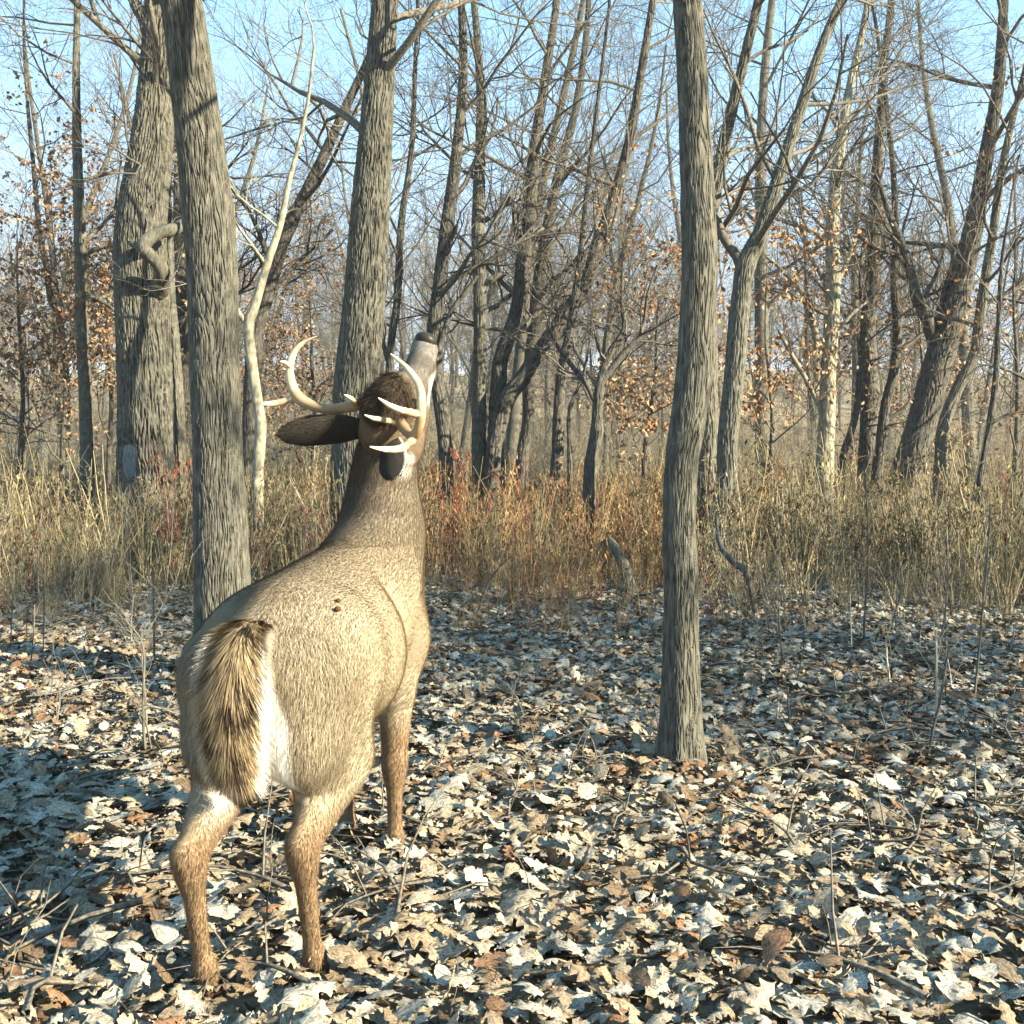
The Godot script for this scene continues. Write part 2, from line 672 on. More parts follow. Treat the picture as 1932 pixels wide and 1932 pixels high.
# ---------------------------------------------------------------- fallen leaves
func leaf_mesh(g: RandomNumberGenerator, lobes: float) -> ArrayMesh:
	var s := Shape.new()
	s.mapped = true
	var num := 19
	var curl := g.randf_range(-0.35, 0.5)
	var fold := g.randf_range(-0.4, 0.6)
	var twist := g.randf_range(-0.5, 0.5)
	var rows := []
	for k in num + 1:
		var t := float(k) / num
		var w := 0.30 * pow(sin(PI * clampf(t * 0.96 + 0.03, 0, 1)), 0.75) * (0.55 + 0.6 * t)
		w *= 1.0 + lobes * cos(t * TAU * 3.6 + 0.6)
		w = maxf(w, 0.008)
		if t < 0.08:
			w = 0.01
		var y := sin(t * PI * 0.9) * curl * 0.35
		var z := t - 0.5
		var a := fold * (0.4 + t)
		var e := g.randf_range(-0.03, 0.03)
		var lean := twist * (t - 0.5)
		rows.push_back([
			Vector3(-w * cos(a), y + w * (sin(a) + lean) + e, z + 0.04), Vector3(-w * 0.5 * cos(a * 0.5), y + w * 0.5 * (sin(a * 0.5) + lean), z + 0.02), Vector3(0, y, z),
			Vector3(w * 0.5 * cos(a * 0.5), y + w * 0.5 * (sin(a * 0.5) - lean), z + 0.02), Vector3(w * cos(a), y + w * (sin(a) - lean) - e, z + 0.04)])
	for k in num + 1:
		for q in 5:
			var du: Vector3 = rows[k][mini(q + 1, 4)] - rows[k][maxi(q - 1, 0)]
			var dv: Vector3 = rows[mini(k + 1, num)][q] - rows[maxi(k - 1, 0)][q]
			s.v.push_back(rows[k][q])
			s.n.push_back(dv.cross(du).normalized())
			s.t.push_back(Vector2(q / 4.0, float(k) / num))
	for k in num:
		for q in 4:
			var a := k * 5 + q
			s.i.push_back(a); s.i.push_back(a + 5); s.i.push_back(a + 1)
			s.i.push_back(a + 1); s.i.push_back(a + 5); s.i.push_back(a + 6)
	return s.done()

const LEAF_TONES := [Color(0.37, 0.325, 0.255), Color(0.42, 0.395, 0.345), Color(0.285, 0.225, 0.16), Color(0.175, 0.13, 0.09), Color(0.26, 0.155, 0.095)]
const LEAF_LABELS := ["dull tan curled oak leaf lying on the leaf litter", "pale grey oak leaf showing its underside on the leaf litter", "medium brown crumpled leaf lying on the leaf litter", "dark brown old leaf lying on the leaf litter", "reddish brown oak leaf lying on the leaf litter"]

func leaf_tone(g: RandomNumberGenerator, x: float, z: float) -> int:
	var q := patch_noise.get_noise_2d(x * 6.0, z * 6.0) * 0.4
	var k := g.randf() + q
	return 1 if k < 0.36 else (0 if k < 0.68 else (2 if k < 0.88 else (3 if k < 0.98 else 4)))

func leaf_place(g: RandomNumberGenerator, x: float, z: float, lift: float) -> Transform3D:
	var tilt := 0.42 if g.randf() < 0.78 else 1.0
	var b := Basis(Vector3.UP, g.randf() * TAU) * Basis(Vector3.RIGHT, g.randf_range(-tilt, tilt)) * Basis(Vector3.BACK, g.randf_range(-tilt, tilt))
	if g.randf() < 0.4:
		b = b * Basis(Vector3.BACK, PI)
	b = b.scaled(Vector3.ONE * g.randf_range(0.04, 0.10) * (1.4 if g.randf() < 0.2 else 1.0))
	return Transform3D(b, Vector3(x, ground_y(x, z) + lift, z))

func make_litter() -> void:
	var g := RandomNumberGenerator.new()
	g.seed = 501
	var meshes := []
	for k in 8:
		meshes.push_back(leaf_mesh(g, [0.42, 0.3, 0.5, 0.05][k % 4]))
	var root := Node3D.new()
	root.name = "leaf_litter"
	add_child(root)
	tag(root, "thick carpet of pale grey and brown fallen oak leaves on the woodland floor", "leaf litter", "", "stuff")
	var where := []
	var tint := []
	for k in 8:
		where.push_back([])
		tint.push_back(PackedColorArray())
	var singles := []
	for k in 5:
		var m: StandardMaterial3D = mats["dead_leaf"].duplicate()
		m.vertex_color_use_as_albedo = false
		m.albedo_color = LEAF_TONES[k].linear_to_srgb()
		singles.push_back(m)
	var z := -1.6
	var count := 0
	while z > -19.0:
		var depth := -z
		var half := 0.56 * depth + 1.0
		var dz := 0.1
		var density := 1250.0 if depth < 9.0 else (800.0 if depth < 12.0 else 160.0)
		var num := int(density * dz * half * 2.0)
		for k in num:
			var x := g.randf_range(-half, half)
			var zz := z - g.randf() * dz
			var kind := g.randi() % 8
			var tone := leaf_tone(g, x, zz)
			var lift := 0.005 + pow(g.randf(), 1.6) * 0.075
			var tf := leaf_place(g, x, zz, lift)
			var shade := g.randf_range(0.72, 1.18)
			# the uppermost leaves close to the camera are single objects
			if count < 300 and depth < 4.6 and lift > 0.06 and absf(x) < 0.51 * depth and g.randf() < 0.75:
				var o := part("fallen_leaf", meshes[kind], singles[tone], self)
				o.transform = tf.translated(Vector3(0, 0.006, 0))
				tag(o, LEAF_LABELS[tone], "leaf", "fallen leaves on top of the litter")
				count += 1
				continue
			where[kind].push_back(tf)
			var c: Color = LEAF_TONES[tone] * shade
			c.a = 1.0
			tint[kind].push_back(c)
		z -= dz
	for k in 8:
		many("leaves", meshes[k], mats["dead_leaf"], root, where[k], tint[k])
	# bits of twig between the leaves
	var bit := Shape.new()
	var tips := []
	grow(bit, Vector3(-0.5, 0, 0), Vector3.RIGHT, 1.0, 0.022, 3, 4, g, 0.0, tips)
	var bits := []
	var tones := PackedColorArray()
	for k in 320:
		var depth := g.randf_range(2.0, 10.0)
		var x := g.randf_range(-1, 1) * (0.56 * depth + 0.6)
		var b := Basis(Vector3.UP, g.randf() * TAU) * Basis(Vector3.BACK, g.randf_range(-0.3, 0.3))
		bits.push_back(Transform3D(b.scaled(Vector3.ONE * g.randf_range(0.12, 0.5)), Vector3(x, ground_y(x, -depth) + 0.07, -depth)))
		tones.push_back(Color.WHITE)
	many("twigs", bit.done(), mats["twig_bark"], root, bits, tones)
	print("single leaves ", count)


# ---------------------------------------------------------------- dry weeds
func weed_mesh(g: RandomNumberGenerator, kind: int) -> ArrayMesh:
	var s := Shape.new()
	s.colored = true
	var tall := g.randf_range(0.9, 1.1)
	var stalks := [3, 4, 5, 6][kind % 4] as int
	for q in stalks:
		var p := jitter(g, 0.14) * Vector3(1, 0, 1)
		var d := (Vector3.UP + jitter(g, 0.16)).normalized()
		var pts := PackedVector3Array([p])
		var rad := PackedFloat32Array([0.0048])
		var len_ := tall * g.randf_range(0.65, 1.0)
		for k in 7:
			d = (d + jitter(g, 0.11)).normalized()
			p += d * len_ / 7.0
			pts.push_back(p)
			rad.push_back(0.0048 - 0.0004 * k)
		var pale := g.randf_range(0.6, 1.9)
		s.tube(pts, rad, 3, Color(0.95, 0.88, 0.72) * pale)
		var kids := g.randi_range(3, 7) if kind < 4 else g.randi_range(8, 14)
		for k in kids:
			var at := g.randf_range(1.2, 6.9)
			var j := int(at)
			var b := pts[j].lerp(pts[j + 1], at - j)
			var az := g.randf() * TAU
			var up := g.randf_range(0.2, 1.3)
			var dd := Vector3(cos(az), up, sin(az)).normalized()
			var l := g.randf_range(0.05, 0.24) * (1.1 - at / 12.0)
			var tip := b + dd * l
			var mid := b + dd * l * 0.5 + Vector3.UP * l * 0.06
			s.tube(PackedVector3Array([b, mid, tip]), PackedFloat32Array([0.0022, 0.0018, 0.0012]), 3, Color(0.8, 0.7, 0.58))
			# shrivelled leaves and seed heads
			for e in g.randi_range(1, 4):
				var c := b.lerp(tip, g.randf()) + jitter(g, 0.012)
				var ld := (jitter(g, 0.7) + Vector3.DOWN).normalized()
				var w := ld.cross(jitter(g, 1.0)).normalized()
				var ll := g.randf_range(0.02, 0.065)
				var col := Color(1, 0.86, 0.66) * g.randf_range(0.35, 1.2)
				var a1 := c + ld * ll * 0.5 + w * ll * 0.14
				var a2 := c + ld * ll * 0.5 - w * ll * 0.14 + jitter(g, 0.006)
				var a3 := c + ld * ll + jitter(g, 0.01)
				s.tri(c, a1, a3, (a1 - c).cross(a3 - c).normalized(), col, col, col)
				s.tri(c, a3, a2, (a3 - c).cross(a2 - c).normalized(), col, col, col)
	return s.done()

func grass_mesh(g: RandomNumberGenerator) -> ArrayMesh:
	var s := Shape.new()
	for k in 26:
		var p := jitter(g, 0.07) * Vector3(1, 0, 1)
		var d := (Vector3.UP + jitter(g, 0.35)).normalized()
		var side := d.cross(jitter(g, 1.0)).normalized() * g.randf_range(0.002, 0.0045)
		var l := g.randf_range(0.35, 1.0)
		var col := Color(1, 0.92, 0.75) * g.randf_range(0.6, 1.2)
		var fall := jitter(g, 1.0) * Vector3(1, 0, 1)
		for q in 4:
			var e := (d + fall * 0.12 * q + Vector3.DOWN * 0.10 * q).normalized()
			var b := p + e * l / 4.0
			var w0 := side * (1.0 - q * 0.22)
			var w1 := side * (1.0 - (q + 1) * 0.22)
			var nn := e.cross(side).normalized()
			s.tri(p - w0, p + w0, b + w1, nn, col, col, col)
			s.tri(p - w0, b + w1, b - w1, nn, col, col, col)
			p = b
	return s.done()

const WEED_TONES := [Color(0.26, 0.20, 0.125), Color(0.21, 0.128, 0.085), Color(0.285, 0.255, 0.19), Color(0.168, 0.16, 0.118), Color(0.21, 0.09, 0.07)]
const WEED_LABELS := ["golden dry weed stalk at the front of the thicket", "russet dry weed stalk at the front of the thicket", "straw-coloured dry weed stalk at the front of the thicket", "grey-olive dry weed stalk at the front of the thicket", "dark red dry weed stalk at the front of the thicket"]

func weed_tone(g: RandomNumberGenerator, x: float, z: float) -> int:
	# sunlight painted into the tones: golden in mid view, duller olive at the sides
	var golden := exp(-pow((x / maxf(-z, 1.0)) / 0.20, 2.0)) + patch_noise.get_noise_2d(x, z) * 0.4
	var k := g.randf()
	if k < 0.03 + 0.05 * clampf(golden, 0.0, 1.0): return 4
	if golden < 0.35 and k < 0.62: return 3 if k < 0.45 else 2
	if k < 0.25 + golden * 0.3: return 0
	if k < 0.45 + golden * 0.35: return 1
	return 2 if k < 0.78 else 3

func front_edge(x: float) -> float:
	# where the thicket begins, as a distance from the camera's line
	var e := 9.4 + land_noise.get_noise_2d(x * 3.0, 77.0) * 1.4
	if x > 2.6:
		e -= minf((x - 2.6) * 0.9, 2.6)
	if x < -2.5:
		e -= minf((-2.5 - x) * 0.45, 1.0)
	return e

func make_thicket() -> void:
	var g := RandomNumberGenerator.new()
	g.seed = 902
	var meshes := []
	for k in 8:
		meshes.push_back(weed_mesh(g, k))
	for k in 3:
		meshes.push_back(grass_mesh(g))
	var root := Node3D.new()
	root.name = "weed_thicket"
	add_child(root)
	tag(root, "dense waist-high thicket of dry golden and russet weeds below the trees", "weeds", "", "stuff")
	var where := []
	var tint := []
	for k in meshes.size():
		where.push_back([])
		tint.push_back(PackedColorArray())
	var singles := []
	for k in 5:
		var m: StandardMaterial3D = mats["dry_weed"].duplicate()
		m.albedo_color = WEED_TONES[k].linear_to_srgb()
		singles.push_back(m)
	var count := 0
	var front := []
	for k in 8800:
		var depth := 7.0 + 12.5 * g.randf()
		var x := g.randf_range(-1.0, 1.0) * (0.58 * depth + 2.5)
		var edge := front_edge(x)
		if depth < edge and g.randf() > 0.11 + 0.5 * exp(-(edge - depth) * 0.9):
			continue
		var z := -depth
		if patch_noise.get_noise_2d(x * 4.0 + 30.0, z * 4.0) < -0.12 + 0.1 * g.randf() and g.randf() < 0.8:
			continue
		if depth > edge + 5.0 and g.randf() < 0.45:
			continue
		var kind := g.randi() % meshes.size()
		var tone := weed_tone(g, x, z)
		var h := g.randf_range(0.6, 1.2) * (1.3 if g.randf() < 0.08 else 1.0)
		if depth < edge + 0.8:
			h *= g.randf_range(0.5, 1.0)
		if depth < edge:
			h *= 0.7
		h *= 1.0 + 0.45 * patch_noise.get_noise_2d(x * 2.0, z * 2.0)
		var b := Basis(Vector3.UP, g.randf() * TAU) * Basis(Vector3.RIGHT, g.randf_range(-0.7, 0.7) * pow(g.randf(), 1.6))
		b = b.scaled(Vector3(h, h * 1.08, h))
		var tf := Transform3D(b, Vector3(x, ground_y(x, z) - 0.01, z))
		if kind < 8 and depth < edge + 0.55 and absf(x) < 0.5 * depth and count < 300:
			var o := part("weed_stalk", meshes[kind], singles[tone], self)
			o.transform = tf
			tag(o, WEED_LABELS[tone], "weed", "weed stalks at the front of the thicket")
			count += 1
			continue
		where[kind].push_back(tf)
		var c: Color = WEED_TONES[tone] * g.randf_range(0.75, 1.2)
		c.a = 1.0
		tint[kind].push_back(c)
	# the same weeds, thinner, up the slope beyond
	for k in 3500:
		var depth := 19.0 + 40.0 * pow(g.randf(), 1.3)
		var x := g.randf_range(-1.0, 1.0) * (0.58 * depth + 2.0)
		var z := -depth
		var kind := g.randi() % meshes.size()
		var h := g.randf_range(0.8, 1.6)
		var b := Basis(Vector3.UP, g.randf() * TAU).scaled(Vector3(h * 1.3, h, h * 1.3))
		where[kind].push_back(Transform3D(b, Vector3(x, ground_y(x, z) - 0.02, z)))
		var c: Color = WEED_TONES[[0, 2, 2, 3][g.randi() % 4]] * g.randf_range(0.8, 1.2)
		c.a = 1.0
		tint[kind].push_back(c)
	for k in meshes.size():
		many("weeds", meshes[k], mats["dry_weed"], root, where[k], tint[k])
	print("single weeds ", count)


# ---------------------------------------------------------------- the wood
func make_trees() -> void:
	# the two slim trunks close by
	tree("oak_tree", "stout grey furrowed trunk rising close behind the buck", [[424, 1300, 106], [421, 1130, 100], [416, 1000, 97], [411, 857, 91], [404, 649, 88], [395, 423, 93]], 5.5,
		{"bark": "oak_bark", "seg": 420, "step": 0.016, "amp": 0.012, "freq": 68.0, "bare": 4.2, "rise": 4.5, "boughs": 7, "flare": 0.2})
	tree("oak_tree", "slim slightly crooked furrowed trunk standing alone in the open leaf litter", [[1283, 1440, 84], [1284, 1380, 72], [1285, 1200, 64], [1285, 1080, 63], [1281, 1000, 61], [1285, 880, 61], [1297, 800, 64], [1310, 700, 66], [1316, 600, 66], [1318, 423, 63]], 3.95,
		{"bark": "oak_bark", "seg": 320, "step": 0.013, "amp": 0.007, "freq": 105.0, "bare": 3.9, "rise": 4.0, "boughs": 7, "flare": 0.22})
	# the thick pair beyond the thicket's edge
	scar = [0.92, 1.62, Vector3(-0.47, 0, 0.88).normalized(), 0.42]
	var old := tree("oak_tree", "broad old trunk with deep furrows, a broken crooked limb and a bare grey scar", [[282, 1010, 116], [280, 880, 105], [275, 727, 99], [266, 519, 92], [267, 423, 88]], 12.0,
		{"bark": "oak_bark", "seg": 380, "step": 0.025, "amp": 0.038, "freq": 28.0, "bare": 4.6, "rise": 5.0, "boughs": 8, "reach": 3.0, "limb_twigs": false,
		"limbs": [[[300, 548, 34, -0.15], [305, 520, 27, -0.4], [302, 502, 24, -0.5], [284, 483, 21, -0.6], [271, 471, 25, -0.65], [270, 464, 25, -0.65], [283, 450, 21, -0.6], [303, 438, 20, -0.55], [322, 434, 22, -0.5], [345, 424, 18, -0.4], [370, 405, 14, -0.4]], [[268, 468, 16, -0.65], [252, 461, 11, -0.6], [243, 458, 6, -0.55]]]})
	scar = []
	bare_scar(old)
	tree("oak_tree", "straight furrowed trunk behind the buck's antlers, half in bright sun", [[666, 960, 84], [670, 753, 80], [677, 675, 79], [689, 545, 75], [697, 423, 71]], 11.0,
		{"bark": "oak_bark", "seg": 320, "step": 0.025, "amp": 0.025, "freq": 38.0, "bare": 4.4, "rise": 5.0, "boughs": 8, "reach": 2.8})
	tree("forked_tree", "grey trunk forking in two, just behind the slim crooked trunk", [[1370, 1000, 40], [1372, 900, 37], [1373, 826, 36], [1386, 707, 36], [1392, 617, 36], [1399, 557, 34], [1407, 500, 36], [1420, 470, 32], [1441, 422, 26]], 10.5,
		{"bark": "grey_bark", "seg": 120, "step": 0.03, "amp": 0.016, "freq": 38.0, "bare": 3.2, "rise": 4.0, "boughs": 8,
		"limbs": [[[1402, 515, 20], [1389, 482, 18], [1367, 452, 16], [1356, 422, 14], [1338, 370, 10], [1330, 290, 7]]]})
	tree("young_tree", "sunlit trunk standing directly behind the slim crooked trunk", [[1336, 985, 44], [1335, 890, 40], [1334, 650, 36], [1333, 500, 30], [1338, 423, 27]], 11.2,
		{"bark": "grey_bark", "seg": 110, "step": 0.03, "amp": 0.016, "freq": 38.0, "bare": 3.4, "rise": 3.5, "boughs": 7})
	tree("sapling", "pale smooth sapling with a fork, beside the stout furrowed trunk", [[486, 940, 22], [487, 880, 21], [492, 805, 20], [485, 753, 20], [474, 675, 20], [469, 615, 21], [480, 581, 17], [503, 501, 15], [529, 423, 12]], 10.8,
		{"bark": "pale_bark", "seg": 24, "step": 0.05, "amp": 0.002, "bare": 3.0, "rise": 1.8, "boughs": 4, "reach": 1.0, "twigs": "pale_bark", "limb_kids": 2,
		"limbs": [[[469, 615, 14], [455, 598, 11], [444, 575, 9], [438, 520, 7], [446, 430, 6]]]})
	tree("oak_tree", "slender second trunk leaning out from behind the broad old trunk", [[341, 960, 30], [338, 880, 28], [333, 750, 26], [326, 640, 24], [318, 540, 20], [316, 430, 18]], 12.7,
		{"bark": "grey_bark", "seg": 70, "step": 0.04, "amp": 0.016, "freq": 34.0, "bare": 4.4, "rise": 3.0, "boughs": 5})
	# middle distance, from one side of the picture to the other
	var rows := [
		["thin_tree", "thin dark trunk beside a pale straight one, at the edge of the wood", "dark_bark", 15.0, [[128, 860, 10], [124, 700, 10], [112, 600, 11], [96, 566, 11], [88, 506, 10], [73, 423, 9]], {}],
		["ash_tree", "pale straight greenish trunk standing among rusty oak leaves", "grey_bark", 13.5, [[165, 900, 26], [164, 857, 24], [161, 753, 22], [156, 649, 21], [153, 545, 20], [150, 423, 20]], {"limbs": [[[156, 560, 8], [180, 562, 7], [215, 585, 6], [240, 620, 4], [270, 665, 3]]], "limb_kids": 2}],
		["oak_tree", "dark trunk squeezed between the broad old trunk and the stout furrowed one", "dark_bark", 16.0, [[352, 900, 24], [350, 860, 22], [345, 650, 20], [340, 480, 20], [336, 423, 18]], {}],
		["leaning_tree", "dark leaning trunk crossing behind the pale forked sapling", "dark_bark", 15.0, [[468, 900, 32], [470, 860, 30], [480, 650, 29], [495, 584, 28], [524, 480, 27], [548, 423, 25]], {}],
		["thin_tree", "thin forked trunk between the sunlit trunk and the buck's raised muzzle", "dark_bark", 13.0, [[726, 900, 13], [732, 760, 13], [738, 650, 13], [750, 560, 13], [757, 423, 12]], {"limbs": [[[735, 690, 9], [722, 640, 8], [716, 560, 6]]]}],
		["oak_tree", "dark upright trunk directly behind the buck's muzzle", "dark_bark", 13.0, [[842, 880, 27], [838, 820, 25], [826, 730, 24], [818, 640, 25], [822, 590, 24], [828, 545, 24], [843, 430, 25]], {"limbs": [[[826, 665, 10, -0.1], [850, 590, 9], [880, 550, 8], [900, 520, 7]], [[830, 520, 9], [845, 470, 8], [862, 425, 7]]]}],
		["oak_tree", "grey trunk with a sunlit broken stub, right beside the trunk behind the muzzle", "grey_bark", 14.0, [[905, 890, 28], [903, 831, 26], [906, 675, 25], [906, 571, 24], [902, 430, 24]], {"limbs": [[[908, 545, 15], [930, 525, 13], [950, 516, 7]]], "limb_twigs": false}],
		["twin_tree", "dark straight stem of a twin trunk that splits low above the weeds", "dark_bark", 14.0, [[936, 870, 32], [937, 800, 30], [941, 720, 29], [946, 675, 27], [976, 584, 26], [987, 493, 27], [997, 423, 26]], {"limbs": [[[990, 480, 12], [975, 440, 10], [968, 380, 8]]]}],
		["leaning_tree", "strongly leaning dark trunk rising from the foot of the twin trunk", "dark_bark", 13.8, [[930, 870, 30], [937, 820, 30], [958, 750, 30], [985, 715, 28], [1018, 662, 26], [1073, 584, 27], [1109, 527, 26], [1130, 454, 25], [1143, 423, 24]], {"limbs": [[[1020, 665, 12, -0.1], [1060, 630, 11], [1100, 605, 9], [1140, 580, 6]]]}],
		["oak_tree", "rough dark trunk seen between the leaning trunk and the twin stem", "dark_bark", 16.0, [[985, 870, 24], [988, 845, 23], [997, 792, 22], [998, 700, 22], [1010, 610, 24], [1013, 560, 24], [1031, 441, 22]], {}],
		["young_tree", "straight dark young trunk under the leaning one", "dark_bark", 13.5, [[1050, 890, 24], [1052, 857, 22], [1054, 779, 20], [1060, 700, 18], [1073, 636, 16], [1085, 560, 13], [1095, 480, 10]], {}],
		["thin_tree", "very thin dark crooked stem beside the small spreading tree", "dark_bark", 12.5, [[1075, 890, 8], [1075, 854, 8], [1075, 774, 7], [1099, 714, 5], [1110, 660, 4]], {"rise": 0.4, "boughs": 3, "reach": 0.6, "levels": 3}],
		["spreading_tree", "small dark tree with three wide spreading limbs and a knobbly stem", "dark_bark", 12.0, [[1113, 900, 24], [1117, 860, 22], [1126, 815, 24], [1127, 779, 18], [1130, 740, 17], [1136, 705, 14], [1153, 662, 12], [1177, 623, 10], [1174, 584, 7]], {"rise": 0.8, "boughs": 4, "reach": 0.9, "bare": 2.4,
			"limbs": [[[1131, 727, 15], [1143, 709, 13], [1177, 667, 12], [1210, 636, 10], [1244, 613, 7], [1283, 584, 5]], [[1125, 765, 10], [1108, 728, 9], [1088, 701, 9], [1060, 665, 8], [1040, 635, 7], [1034, 605, 6]], [[1206, 640, 7], [1216, 600, 6], [1222, 555, 5], [1240, 500, 4]], [[1140, 712, 6], [1185, 697, 5], [1235, 690, 3]]], "limb_kids": 7}],
		["young_oak", "little oak still hung with rusty leaves, beyond the small spreading tree", "dark_bark", 13.0, [[1215, 890, 8], [1217, 850, 8], [1228, 770, 7], [1238, 700, 6], [1238, 640, 4]], {"rise": 0.6, "boughs": 12, "reach": 0.95, "bare": 1.1, "levels": 3, "leaves": 5, "leafy": 0.75}],
		["ash_tree", "upright pale trunk with a bright sunlit flank and side branches", "pale_bark", 15.0, [[1555, 910, 36], [1556, 877, 33], [1561, 779, 29], [1563, 695, 27], [1569, 611, 27], [1572, 527, 26], [1571, 423, 24]], {"limbs": [[[1545, 720, 15], [1540, 681, 14], [1539, 633, 13], [1525, 589, 12], [1511, 549, 9], [1480, 515, 7], [1447, 485, 5]], [[1553, 790, 9], [1545, 765, 9], [1517, 709, 9], [1489, 661, 8], [1469, 622, 6]], [[1580, 535, 9], [1595, 500, 8], [1609, 465, 7], [1622, 423, 5]], [[1572, 640, 7], [1600, 600, 6], [1628, 575, 5], [1660, 545, 4]]], "limb_kids": 5}],
		["thin_tree", "thin trunk of a low fork at the foot of the pale upright trunk", "dark_bark", 15.5, [[1588, 890, 14], [1594, 850, 13], [1615, 779, 12], [1623, 695, 11], [1630, 600, 9]], {"rise": 2.0, "boughs": 5}],
		["oak_tree", "dark rough trunk behind the rusty oak leaves, beside the pale upright one", "dark_bark", 17.0, [[1637, 890, 32], [1637, 863, 31], [1640, 695, 29], [1637, 611, 28], [1649, 527, 26], [1651, 423, 24]], {}],
		["thin_tree", "crooked dark trunk next to the big leaning trunk", "dark_bark", 16.0, [[1655, 890, 20], [1660, 849, 19], [1671, 765, 18], [1688, 695, 17], [1693, 611, 16], [1688, 541, 14], [1690, 440, 12]], {"limbs": [[[1675, 790, 8], [1700, 775, 7], [1718, 755, 5]]], "limb_kids": 2}],
		["leaning_tree", "big dark leaning trunk with a forked limb", "dark_bark", 15.0, [[1712, 905, 62], [1721, 863, 57], [1749, 765, 53], [1775, 667, 51], [1797, 597, 47], [1817, 513, 39], [1838, 423, 32]], {"seg": 140, "amp": 0.02, "step": 0.04, "boughs": 9, "reach": 2.8,
			"limbs": [[[1770, 690, 26], [1752, 611, 23], [1727, 555, 20], [1716, 507, 17], [1699, 451, 14], [1680, 410, 11], [1655, 330, 8]], [[1716, 507, 11], [1690, 480, 10], [1650, 468, 8], [1615, 440, 6]], [[1760, 640, 9], [1772, 580, 8], [1790, 520, 6], [1800, 470, 4]]]}],
		["thin_tree", "slim curving grey trunk beyond the big leaning one", "grey_bark", 14.5, [[1773, 905, 24], [1775, 877, 23], [1780, 807, 21], [1805, 737, 20], [1839, 667, 19], [1847, 611, 18], [1859, 527, 17], [1873, 443, 15]], {}],
		["thin_tree", "thin black upright stem with sparse side branches at the wood's edge", "dark_bark", 12.5, [[1850, 905, 13], [1853, 877, 12], [1867, 801, 11], [1878, 723, 10], [1884, 611, 8], [1888, 520, 6]], {"rise": 1.5, "boughs": 5, "limbs": [[[1868, 800, 6], [1895, 785, 5], [1932, 775, 4]], [[1880, 690, 6], [1850, 690, 4], [1820, 715, 3]], [[1880, 690, 6], [1915, 705, 5], [1945, 720, 4]]], "limb_kids": 2}],
	]
	for r in rows:
		var o: Dictionary = {"seg": 60, "step": 0.045, "amp": 0.014, "freq": 30.0, "bare": 2.9, "rise": 4.0, "boughs": 9, "reach": 2.1, "bark": r[2], "twigs": "twig_bark"}
		o.merge(r[5], true)
		tree(r[0], r[1], r[4], r[3], o)
	# low young oaks that keep their rusty leaves
	var oaks := [
		["young oak hung with orange leaves beside the pale straight trunk", 118, 860, 590, 14.5, 1.5, 6], ["young oak with dense rusty leaves between the pale trunk and the broad old one", 205, 880, 640, 15.0, 1.3, 6],
		["young oak hung with orange leaves at the wood's edge", 38, 880, 600, 14.0, 1.5, 6], ["young oak with orange leaves beside the grey forked trunk", 1452, 900, 690, 13.5, 1.1, 4],
		["young oak with bronze leaves between the pale upright trunk and the big leaning one", 1622, 890, 640, 16.2, 1.1], ["young oak with brown leaves past the thin black stem", 1915, 900, 560, 14.0, 1.4],
		["young oak with dull red leaves behind the buck's antler", 590, 880, 680, 17.0, 1.3, 4], ["young oak with brown leaves beyond the big leaning trunk", 1740, 880, 640, 19.0, 1.2]]
	for q in oaks:
		tree("young_oak", q[0], [[q[1], q[2], 10], [q[1] + 5, (q[2] + q[3]) * 0.5, 8], [q[1] - 3, q[3], 5]], q[4],
			{"bark": "dark_bark", "seg": 10, "step": 0.12, "amp": 0.002, "rise": 1.2, "boughs": 14, "bare": 1.2, "reach": q[5], "levels": 3, "leaves": q[6] if q.size() > 6 else 3, "leafy": 0.55 if q.size() < 7 else 0.85, "group": "leafy young oaks"})

# a strip of smooth dead wood where the old trunk has lost its bark
func bare_scar(old: Node3D) -> void:
	var s := Shape.new()
	var a := spot(228, 905, 12.0) - old.position
	var b := spot(228, 832, 12.0) - old.position
	var mid := spot(281, 868, 12.0) - old.position
	var R := 0.308
	for k in 15:
		var t := k / 14.0
		for q in 15:
			var w := q / 14.0
			var half := 0.52 * sqrt(maxf(0.04, 1.0 - pow(absf(t - 0.45) * 1.85, 3.0))) + 0.04 * fine_noise.get_noise_2d(t * 6.0, 3.0)
			var ang := -0.46 + (w - 0.5) * 2.0 * half
			var dir := Vector3(sin(ang), 0, cos(ang))
			var dip := 0.03 * pow(absf(w - 0.5) * 2.0, 4.0) + 0.03 * pow(absf(t - 0.5) * 2.0, 6.0)
			s.v.push_back(Vector3(mid.x, lerpf(a.y, b.y, t), mid.z) + dir * (R + 0.012 - dip + 0.006 * fine_noise.get_noise_2d(w * 9.0, t * 2.0)))
			s.n.push_back(dir)
	for k in 14:
		for q in 14:
			var c := k * 15 + q
			s.i.push_back(c); s.i.push_back(c + 1); s.i.push_back(c + 15)
			s.i.push_back(c + 1); s.i.push_back(c + 16); s.i.push_back(c + 15)
	var o := part("scar", s.done(), mats["bare_wood"], old)
	o.set_meta("label", "smooth grey bare wood where bark is missing")

